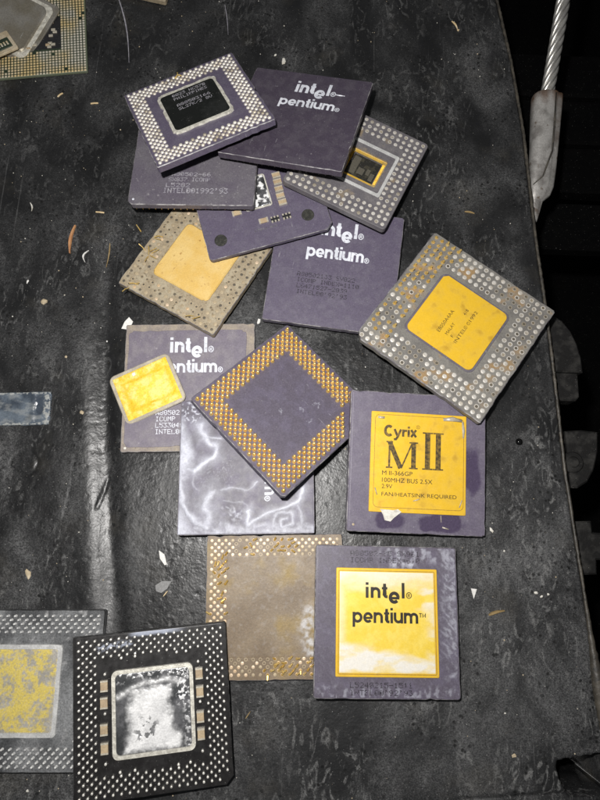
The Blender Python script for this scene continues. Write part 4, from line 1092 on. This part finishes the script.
# --- J: loose gold lid lying over I and its edge
cx, cy = -57.4, 1.2
mt = Matrix.Translation((cx, cy, 3.2)) @ Euler((R(2.0), R(-4.5), R(26.0)), 'XYZ').to_matrix().to_4x4()
t = thing('chip_lid', 'small loose gold chip lid with clear rounded rim, lying on the tan-bordered chip', 'chip lid', mt)
mb = MB(); mb.slab(rrect(24.6, 20.0, 2.4, 6), 0, 1.1, 0.3); mb.build('rim', 'edge_glass', t, smooth=False)
def fj(x, y):
    n = fbm(x, y, 0.35, 4, 131)
    d = np.maximum(np.abs(x - 1.0) / 8.6, np.abs(y + 0.3) / 5.4) + 0.12 * (n - 0.5) * 2
    m = 0.85 * np.exp(-((d - 1.0) / 0.12) ** 2) * (0.4 + n)
    d2 = np.maximum(np.abs(x) / 10.8, np.abs(y) / 8.4)
    m = np.maximum(m, 0.6 * np.exp(-((d2 - 0.98) / 0.06) ** 2) * sm(0.4, 0.6, n) )
    m = np.maximum(m, 0.5 * sm(0.52, 0.62, fbm(x, y, 0.6, 4, 132)) * sm(0.7, 0.95, d))
    return m, 0.12 * n
sheet('gold_face', -10.9, 10.9, -8.6, 8.6, 1.16, 0.16, fj, 'gold_stain', t)
mb = MB(); mb.box(-3.2, -2.0, 6.6, 7.9, 1.2, 1.45, 0.1); mb.build('white_spot', 'paper', t)

# --- R: land grid chip in the far left corner, with spreader and a board scrap
mt = Matrix.Translation((-120.2, 160.0, 0.15)) @ Euler((0, 0, R(8.5)), 'XYZ').to_matrix().to_4x4()
t = thing('processor_chip', 'chip covered in a dense grid of gold square pads, in the far left corner', 'computer chip', mt, CHIPS)
k = 40.0
mb = MB(); mb.slab(rrect(k, 42, 0.6, 3), 0, 1.3, 0.15); mb.build('board', 'pcb_edge', t)
mb = MB(); mb.slab(rrect(k - 0.9, 41.1, 0.5, 3), 1.25, 1.36, 0.03); mb.build('solder_mask', 'pcb', t)
mb = MB()
p = 1.36
for i in range(-14, 15):
    for j in range(-15, 16):
        x, y = i * p, j * p
        if -8.6 < x < 9.3 and -8.4 < y < 9.0: continue
        if rng.random() < 0.01: continue
        mb.box(x - 0.47, x + 0.47, y - 0.47, y + 0.47, 1.34, 1.44 + rng.random() * 0.03, 0.06)
mb.build('land_pads', 'pad_lga', t, stuff=True)
mb = MB(); mb.slab(rrect(17.2, 16.6, 0.5, 3, cx=0.3, cy=0.2), 1.3, 1.40, 0.02); c = mb.build('component_area', 'resistor', t)
for i in range(22):
    x, y = rng.uniform(-7, 7.4), rng.uniform(-7.4, 7)
    mb = MB(); mb.box(x - 0.9, x + 0.9, y - 0.5, y + 0.5, 1.4, 2.0, 0.08); mb.build('capacitor', rng.choice(['capacitor', 'cap_end', 'cap_end']), t)

mt = Matrix.Translation((-132.5, 164.8, 2.6)) @ Euler((R(5), R(6), R(-24)), 'XYZ').to_matrix().to_4x4()
t = thing('heat_spreader', 'scratched silver metal heat spreader lying on the gold-gridded chip', 'heat spreader', mt)
mb = MB(); mb.slab(rrect(31, 31, 2.0, 5), 0, 1.2, 0.3); mb.build('flange', 'nickel', t)
mb = MB(); mb.slab(rrect(24, 24, 3.5, 6), 1.1, 2.4, 0.5); mb.build('raised_plate', 'nickel', t)
mb = MB(); mb.slab(rrect(27.6, 27.6, 3, 6), 1.15, 1.5, 0.2); mb.build('step', 'solder', t)

mt = Matrix.Translation((-135.5, 149.5, 4.8)) @ Euler((R(-6), R(4), R(36)), 'XYZ').to_matrix().to_4x4()
t = thing('board_scrap', 'pale board scrap with green corner on the heat spreader at the left border', 'circuit board', mt)
mb = MB(); mb.slab(rrect(14, 12, 0.6, 3), 0, 1.0, 0.12); mb.build('board', 'crumb_tan', t)
mb = MB(); mb.slab(rrect(8, 6, 0.4, 3, cx=1.5, cy=-1.2), 0.96, 1.3, 0.08); c = mb.build('green_patch', 'pcb', t)
mb = MB()
for i in range(5): mb.box(-1.4 + i * 1.3, -0.7 + i * 1.3, -2.6, -0.4, 1.28, 1.4, 0.04)
mb.build('contacts', 'pad_lga', c)

# chip whose corner only just enters the picture at the top
mt = Matrix.Translation((-80.5, 200.4, 0.1)) @ Euler((0, 0, R(-12.0)), 'XYZ').to_matrix().to_4x4()
t = thing('processor_chip', 'tan speckled chip just entering at the top border left of centre', 'computer chip', mt, CHIPS)
mb = MB(); mb.slab(rrect(36, 36, 0.8, 3, sub=14, wob=0.2, seed=2), 0, 2.4, 0.25); mb.build('body', 'ceramic_tan', t)
mb = MB()
for x, y, l in pga(13, 3): mb.dome(x, y, 2.38, 0.7, 0.12, 8, 0 if rng.random() < 0.4 else 1)
mb.build('contact_pads', ['pad_dark', 'pad_tan'], t, stuff=True)

# ============================================================ glazed strip at the left border
mt = Matrix.Translation((-113.2, -8.0, 0.0)) @ Euler((0, 0, R(3.6)), 'XYZ').to_matrix().to_4x4()
t = thing('glazed_strip', 'bluish glassy strip with crusty pale edges, set in the platform at the left border', 'strip', mt)
mb = MB(); mb.slab(rrect(38, 13.0, 1.2, 4, sub=30, wob=0.5, seed=12), -0.6, 0.35, 0.2); mb.build('edge', 'strip_glass', t)
def fst(x, y):
    d = np.maximum(np.abs(y) / 6.4, (x + 0.0) / 18.9)
    n = fbm(x, y, 0.8, 4, 141); n2 = fbm(x * 0.5, y, 0.35, 4, 142)
    m = sm(0.84, 0.95, d + 0.15 * (n - 0.5)) * sm(0.35, 0.6, n) * 1.3 + 0.35 * sm(0.52, 0.72, n2)
    h = 0.35 * sm(0.8, 0.95, d) * n + 0.3 * np.exp(-((x - 12.4) / 1.0) ** 2) + 0.25 * n2 - 0.3 * sm(0.9, 0.4, np.hypot((x - 14.6) / 2.5, y / 3.2))
    return m, h
sheet('glaze', -18.7, 18.7, -6.3, 6.3, 0.36, 0.16, fst, 'strip_glass', t)

# ============================================================ wire rope beyond the edge
P0, P1 = Vector((101.2, 135.8, 1.0)), Vector((104.6, 205.0, 34.0))
t = thing('wire_rope', 'twisted galvanised wire rope ending in a crimped metal ferrule beyond the platform edge', 'wire rope', Matrix.Translation(Vector((98.0, 84.0, -9.0))))
off = Vector((98.0, 84.0, -9.0))
ax = (P1 - P0).normalized(); u = ax.cross(Vector((1, 0, 0))).normalized(); v = ax.cross(u)
for q in range(6):
    mb = MB(); pts = []
    for i in range(130):
        s = -14 + (P1 - P0).length * 1.15 * i / 129
        a = 6.2832 * (q / 6 + s / 24.0)
        bow = 0.6 * math.sin(s / 40.0)
        pts.append(tuple(P0 + ax * s + (u * math.cos(a) + v * math.sin(a)) * 1.85 + Vector((bow, 0, 0)) - off))
    mb.tube(pts, 1.05, 8); mb.build('strand', 'steel', t, smooth=True)
mb = MB(); mb.tube([tuple(P0 + ax * (-14 + i * 0.9 * (P1 - P0).length / 10) - off) for i in range(12)], 1.0, 8); mb.build('core', 'steel', t, smooth=True)
# ferrule: flattened sleeve narrowing to a crushed tip
mb = MB(); rs = []
sec0 = [((101.9, 138.4, 0.6), 6.1, 4.6), ((101.9, 138.0, 0.5), 6.5, 5.0), ((101.4, 128, -1.2), 6.3, 4.6), ((100.8, 116, -3.0), 5.9, 4.2), ((100.2, 105, -4.8), 5.6, 3.6), ((99.7, 98.5, -5.9), 5.3, 2.9), ((99.2, 95.0, -6.5), 4.4, 2.3), ((98.0, 92.5, -7.2), 2.6, 1.8), ((97.6, 88, -8.2), 1.9, 1.5), ((97.6, 84, -9), 0.7, 0.9)]
sec = []
for (p0_, a0_, b0_), (p1_, a1_, b1_) in zip(sec0[:-1], sec0[1:]):
    for i_ in range(5):
        q_ = i_ / 5; sec.append((tuple(u_ + (w_ - u_) * q_ for u_, w_ in zip(p0_, p1_)), a0_ + (a1_ - a0_) * q_, b0_ + (b1_ - b0_) * q_))
sec.append(sec0[-1])
for (x, y, z), a, b in sec:
    ring = []
    for i in range(28):
        an = 6.2832 * i / 28; cc, ss = math.cos(an), math.sin(an)
        g = 1 - 0.16 * math.exp(-((an - 0.95) / 0.2) ** 2)
        ring.append((x + a * math.copysign(abs(cc) ** 0.8, cc) * g - off.x, y - off.y, z + b * math.copysign(abs(ss) ** 0.8, ss) * g - off.z))
    rs.append(ring)
mb.rings(rs[::-1], 0)
fv = np.array(mb.v); fa = sm(48, 54, fv[:, 1] + 2 * np.sin(fv[:, 0] * 1.3)) * 0.8 + 0.6 * sm(4.6, 7.5, fv[:, 0]) * sm(20, 40, fv[:, 1]) * sm(0.3, 0.7, fbm(fv[:, 0], fv[:, 1], 0.2, 3, 151))
fer = mesh_obj('ferrule', mb.v, mb.f, 'ferrule', t, smooth=True, attr=np.clip(fa, 0, 1))
mb = MB(); mb.tube([(103.9 - off.x, 137 - off.y, 5.15 - off.z), (103.4 - off.x, 125 - off.y, 3.1 - off.z), (102.6 - off.x, 112 - off.y, 0.85 - off.z), (99.0 - off.x, 101.5 - off.y, -1.4 - off.z), (95.6 - off.x, 98.5 - off.y, -3.6 - off.z)], [0.3, 0.4, 0.35, 0.3, 0.2], 6)
mb.build('seam', 'rim', fer, smooth=True)

# brackets beyond the edge
def bracket(label, out, z0, z1, extra, name='bracket'):
    cx = sum(p[0] for p in out) / len(out); cy = sum(p[1] for p in out) / len(out)
    t = thing(name, label, 'bracket', Matrix.Translation((cx, cy, z0)), 'cast brackets beyond the platform edge')
    mb = MB(); q = []
    for i, (x, y) in enumerate(out):
        X, Y = out[(i + 1) % len(out)]
        for s in range(6): q.append((x + (X - x) * s / 6 - cx, y + (Y - y) * s / 6 - cy))
    mb.slab(q, 0, z1 - z0, 0.7); mb.build('casting', 'bracket', t)
    for nm, ex, ez0, ez1 in extra:
        mb = MB(); mb.slab([(x - cx, y - cy) for x, y in ex], ez0 - z0, ez1 - z0, 0.5); mb.build(nm, 'bracket', t)
    return t
def circ(cx, cy, r, n=20): return [(cx + r * math.cos(6.2832 * i / n), cy + r * math.sin(6.2832 * i / n)) for i in range(n)]
bracket('dark bracket with rounded top and narrow lower tab, beyond the edge',
        [(102.3, 17.5), (113.4, 17.6), (113.0, 24), (111.8, 29.5), (109.6, 35), (106.3, 39.4), (103.2, 41.4), (100.9, 41), (101.3, 30)], -18, -8,
        [('tab', [(103.6, 7.5), (104.8, 6.2), (110.6, 6.2), (112.1, 8), (112.1, 17.9), (103.2, 17.9)], -18, -10)])
b2 = bracket('dark cast bracket with a round boss, middle one of three beyond the edge',
        [(106.6, -28.6), (109, -28.6), (113, -26), (115.8, -21.3), (118, -14), (118.6, -6.2), (112, -5.6), (105.6, -6.2)], -20, -10,
        [('boss', circ(107.6, -18.6, 4.2), -12, -9.3), ('boss_cap', circ(107.6, -18.6, 2.3), -10, -8.7)])
bracket('dark stepped bracket block sticking out to the right, nearest the camera beyond the edge',
        [(107.5, -61), (114.2, -60.6), (114.4, -55.3), (124, -55.0), (124, -45.4), (113.6, -45.2), (113.4, -40.9), (107.5, -41.2)], -20, -10, [])

# ============================================================ loose bits
BITS = 'loose debris scattered on the platform'
def ground(x, y): return float(table_h(np.array([x]), np.array([y]))[0])
def sliver(name, label, cat, a, b, wd, m, bend=0.0, thick=None, z=None, taper=True):
    wd *= 0.72; a = Vector((a[0], a[1], 0)); b = Vector((b[0], b[1], 0)); d = b - a; l = d.length; nrm = Vector((-d.y, d.x, 0)).normalized()
    n = 9; th = thick or wd * 0.55; rs = []
    base = z if z is not None else ground((a.x + b.x) / 2, (a.y + b.y) / 2) + 0.02
    mid = (a + b) / 2
    for i in range(n):
        s = i / (n - 1); c = a + d * s + nrm * bend * math.sin(math.pi * s) - mid
        k = (wd / 2) * ((0.45 + 0.75 * math.sin(math.pi * min(0.97, 0.06 + s))) if taper else 1.0) * rng.uniform(.88, 1.1)
        lift = th * 0.5 * abs(math.sin(s * 3.1))
        rs.append([tuple(c + nrm * k + Vector((0, 0, lift))), tuple(c + nrm * k * 0.7 + Vector((0, 0, th + lift))), tuple(c - nrm * k * 0.6 + Vector((0, 0, th * 0.9 + lift))), tuple(c - nrm * k + Vector((0, 0, lift)))])
    mb = MB(); mb.rings(rs, 0); o = mb.build(name, m, smooth=False)
    o.location = Vector((mid.x, mid.y, base)) * MM
    return tag(o, label, cat, BITS)
def crumb(name, label, cat, x, y, r, m, sq=0.7, seed=1, asp=1.0, z=None, n=9):
    r *= 0.75; rr = random.Random(seed); mb = MB(); rs = []
    a0 = rr.random() * 3; jit = [rr.uniform(0.68, 1.2) for _ in range(n)]
    for h, k in ((0, 0.72), (0.25, 1.0), (0.7, 0.86), (1.0, 0.42)):
        ring = []
        for i in range(n):
            t_ = 6.2832 * i / n; q = r * k * jit[i] * rr.uniform(.9, 1.1)
            X, Y = q * math.cos(t_) * asp, q * math.sin(t_)
            ring.append((X * math.cos(a0) - Y * math.sin(a0), X * math.sin(a0) + Y * math.cos(a0), h * r * 2 * sq + rr.uniform(-.04, .04) * r))
        rs.append(ring)
    mb.rings(rs, 0); o = mb.build(name, m)
    o.location = Vector((x, y, (z if z is not None else ground(x, y)))) * MM
    return tag(o, label, cat, BITS)
def flake(name, label, cat, pts, th, m, z=None, tilt=(0, 0)):
    cx = sum(p[0] for p in pts) / len(pts); cy = sum(p[1] for p in pts) / len(pts)
    mb = MB(); mb.slab([((x - cx) * 0.82, (y - cy) * 0.82) for x, y in pts], 0, th, min(th * 0.3, 0.08)); o = mb.build(name, m)
    o.location = Vector((cx, cy, (z if z is not None else ground(cx, cy) + 0.02))) * MM; o.rotation_euler = (R(tilt[0]), R(tilt[1]), 0)
    return tag(o, label, cat, BITS)

sliver('wood_sliver', 'short white sliver just below the gold-gridded chip in the far left corner', 'sliver', (-109.3, 129.8), (-107.3, 131.8), 0.85, 'wood', 0.1, taper=False)
sliver('wood_sliver', 'short level pale sliver left of the silver-pinned chip', 'sliver', (-94.7, 127.1), (-91.5, 127.5), 0.8, 'wood', taper=False)
sliver('wood_sliver', 'short level tan sliver left of the etched purple chip\'s lower corner', 'sliver', (-86.7, 75.9), (-83.2, 75.7), 0.8, 'wood', taper=False)
sliver('wood_sliver', 'long reddish brown curved wood sliver on the left of the platform', 'sliver', (-94.3, 69.4), (-95.0, 57.0), 1.7, 'wood_red', -0.8)
sliver('straw', 'thin upright brown straw left of the tan chip', 'straw', (-80.0, 65.2), (-80.1, 52.0), 0.6, 'straw', 0.5)
sliver('loose_pin', 'slanted loose gold pin between the etched purple chip and the tan chip', 'pin', (-69.5, 70.8), (-67.3, 67.8), 0.7, 'gold_pin', taper=False)
sliver('wood_curl', 'small pale curled shaving near the top right of the platform', 'shaving', (61.6, 176.6), (64.0, 172.6), 0.85, 'wood', 0.4)
crumb('crumb', 'pale round crumb at the end of the curled shaving top right', 'crumb', 64.3, 171.9, 0.75, 'wood', 0.5, 3)
sliver('wood_sliver', 'faint flat tan shaving near the platform edge above the large grey chip', 'shaving', (65.0, 82.3), (69.0, 81.6), 0.9, 'straw', 0.2)
sliver('wood_sliver', 'brown straw piece right of the smeared gold-plated chip', 'straw', (69.5, -75.4), (75.1, -73.7), 1.5, 'straw', 0.3)
sliver('straw', 'tiny thin straw below the brown stained chip near the bottom', 'straw', (-14.4, -111.7), (-12.9, -109.4), 0.5, 'straw')
sliver('thread', 'long thin white thread running down from the top border at left', 'thread', (-90.0, 186.0), (-80.4, 148.6), 0.75, 'print_grey', 1.6, 0.25)
sliver('thread', 'short thin white thread near the top border right of centre-left', 'thread', (-40.5, 181), (-38.0, 165), 0.45, 'print_grey', 0.3, 0.2)
sliver('paper_curl', 'curled white paper bit beside the reddish sliver', 'paper', (-87.6, 58.6), (-88.4, 53.4), 0.9, 'paper', -1.5)
crumb('crumb', 'cream pebble, biggest crumb on the left of the platform', 'pebble', -102.4, 35.8, 1.65, 'crumb_tan', 0.5, 5)
crumb('crumb', 'tan pebble below the groove, right of the glassy strip', 'pebble', -82.3, -8.2, 1.1, 'crumb_tan', 0.4, 6)
crumb('crumb', 'faint tan crumb between cream pebble and the small gold lid', 'crumb', -91.1, 13.6, 0.85, 'crumb_tan', 0.35, 7)
sliver('paper_curl', 'white bent flake at the far left, above the cream pebble', 'paper', (-114.1, 79.0), (-113.0, 75.2), 0.75, 'crumb', 0.5)
crumb('crumb', 'white forked crumb left of the cream pebble', 'crumb', -110.3, 44.2, 0.62, 'paper', 0.4, 9, 2.0)
crumb('crumb', 'white crumb on the dark groove beside the tan-bordered chip', 'crumb', -76.5, 21.0, 0.5, 'paper', 0.6, 10)
flake('paper_scrap', 'white paper scrap poking out behind the tan-bordered chip\'s far corner', 'paper', [(-71.4, 25.4), (-67.6, 25.0), (-66.2, 29.2), (-68.3, 31.4), (-70.2, 29.0)], 0.4, 'paper')
crumb('crumb', 'white crumb between the tan-bordered chip and the flat purple chip', 'crumb', -17.4, 31.0, 0.9, 'paper', 0.5, 11, 1.8)
crumb('crumb', 'white crumb cluster just above the dark purple chip', 'crumb', -12.9, 152.0, 1.3, 'crumb', 0.3, 12, 1.9)
crumb('crumb', 'smaller pale crumb above the dark purple chip, left of the cluster', 'crumb', -16.6, 155.2, 0.7, 'crumb', 0.3, 13, 1.6)
flake('paper_scrap', 'small white triangular flake right of the smeared gold-plated chip', 'paper', [(63.4, -66.4), (65.7, -66.6), (64.3, -70.4)], 0.35, 'paper', tilt=(0, 6))
for i, (x, y, r, lb) in enumerate(((86.6, -67.2, 0.75, 'left crumb of the white crumb row near the right platform edge'), (88.6, -68.4, 0.62, 'middle crumb of the white crumb row near the right platform edge'), (91.0, -67.6, 0.6, 'right crumb of the white crumb row near the right platform edge'))):
    crumb('crumb', lb, 'crumb', x, y, r, 'crumb', 0.5, 20 + i, 1.3)
crumb('crumb', 'white crumb off the lower right corner of the serif-lettered chip', 'crumb', 71.6, -46.0, 0.75, 'crumb', 0.3, 24, 2.0)
crumb('crumb', 'small white crumb midway between the serif-lettered chip and the right edge', 'crumb', 75.9, -53.2, 0.55, 'crumb', 0.5, 25)
flake('paper_scrap', 'white diamond-shaped flake left of the brown stained chip', 'flake', [(-48.9, -57.0), (-46.6, -58.6), (-45.2, -62.6), (-46.0, -62.9), (-48.2, -60.2)], 0.5, 'paper', tilt=(5, 0))
flake('plastic_flake', 'flat grey flake left of the brown stained chip, below the white one', 'flake', [(-49.4, -69.6), (-46.6, -67.7), (-42.6, -67.6), (-44.2, -70.6), (-46.6, -72.4), (-48.8, -71.8)], 0.4, 'grey_flake', tilt=(0, -6))
sliver('wood_sliver', 'tiny pale sliver touching the grey flake', 'sliver', (-45.8, -73.2), (-44.4, -71.3), 0.55, 'wood')
crumb('crumb', 'yellowish lump above the dusty chip in the near left corner', 'lump', -94.6, -67.4, 1.3, 'crumb_tan', 0.25, 27, 1.9)
crumb('crumb', 'white crumb at the bottom border below the dusty corner chip', 'crumb', -85.3, -136.0, 0.7, 'crumb', 0.4, 28)
mb = MB(); mb.rings([[(1.35 * math.cos(a_) * math.cos(6.2832 * i / 24), 1.35 * math.cos(a_) * math.sin(6.2832 * i / 24), 1.1 * math.sin(a_)) for i in range(24)] for a_ in np.linspace(-0.3, 1.45, 9)], 0, False)
o = mb.build('bead', 'bead', smooth=True); o.location = Vector((83.1, -13.0, ground(83.1, -13.0) + 0.2)) * MM
tag(o, 'round shiny black bead on the platform right of the serif-lettered chip', 'bead', BITS)
crumb('crumb', 'white crumb low on the right of the platform near its bottom corner', 'crumb', 74.0, -107.0, 0.5, 'crumb', 0.5, 30)
crumb('crumb', 'pale cracked lump near the bottom right of the platform', 'crumb', 76.5, -120.0, 0.9, 'crumb_tan', 0.2, 31, 1.5)

# fine grit: nobody could count it
mb = MB()
for i in range(1700):
    x = rng.uniform(-150, 100); y = rng.uniform(-140, 195)
    if x > float(edge_x(y)) - 4: continue
    if rng.random() < 0.5 and -66 < x < 60: continue
    r = 0.07 + 0.26 * rng.random() ** 4; z = ground(x, y) - 0.03
    p = Vector((x, y, z + r))
    if inside(p, '', 0.4): continue
    n = 5; a = rng.random() * 6
    rs = [[(x + r * k * rng.uniform(.7, 1.2) * math.cos(a + 6.2832 * j / n), y + r * k * rng.uniform(.7, 1.2) * math.sin(a + 6.2832 * j / n), z + h * r * 1.2) for j in range(n)] for h, k in ((0, 1), (0.6, 0.9), (1, 0.4))]
    mb.rings(rs, 0 if rng.random() < 0.6 else 1, False, True)
o = mb.build('grit', ['crumb', 'crumb_tan'], stuff=True)
o['label'] = 'fine pale grit sprinkled over the black platform'; o['category'] = 'grit'
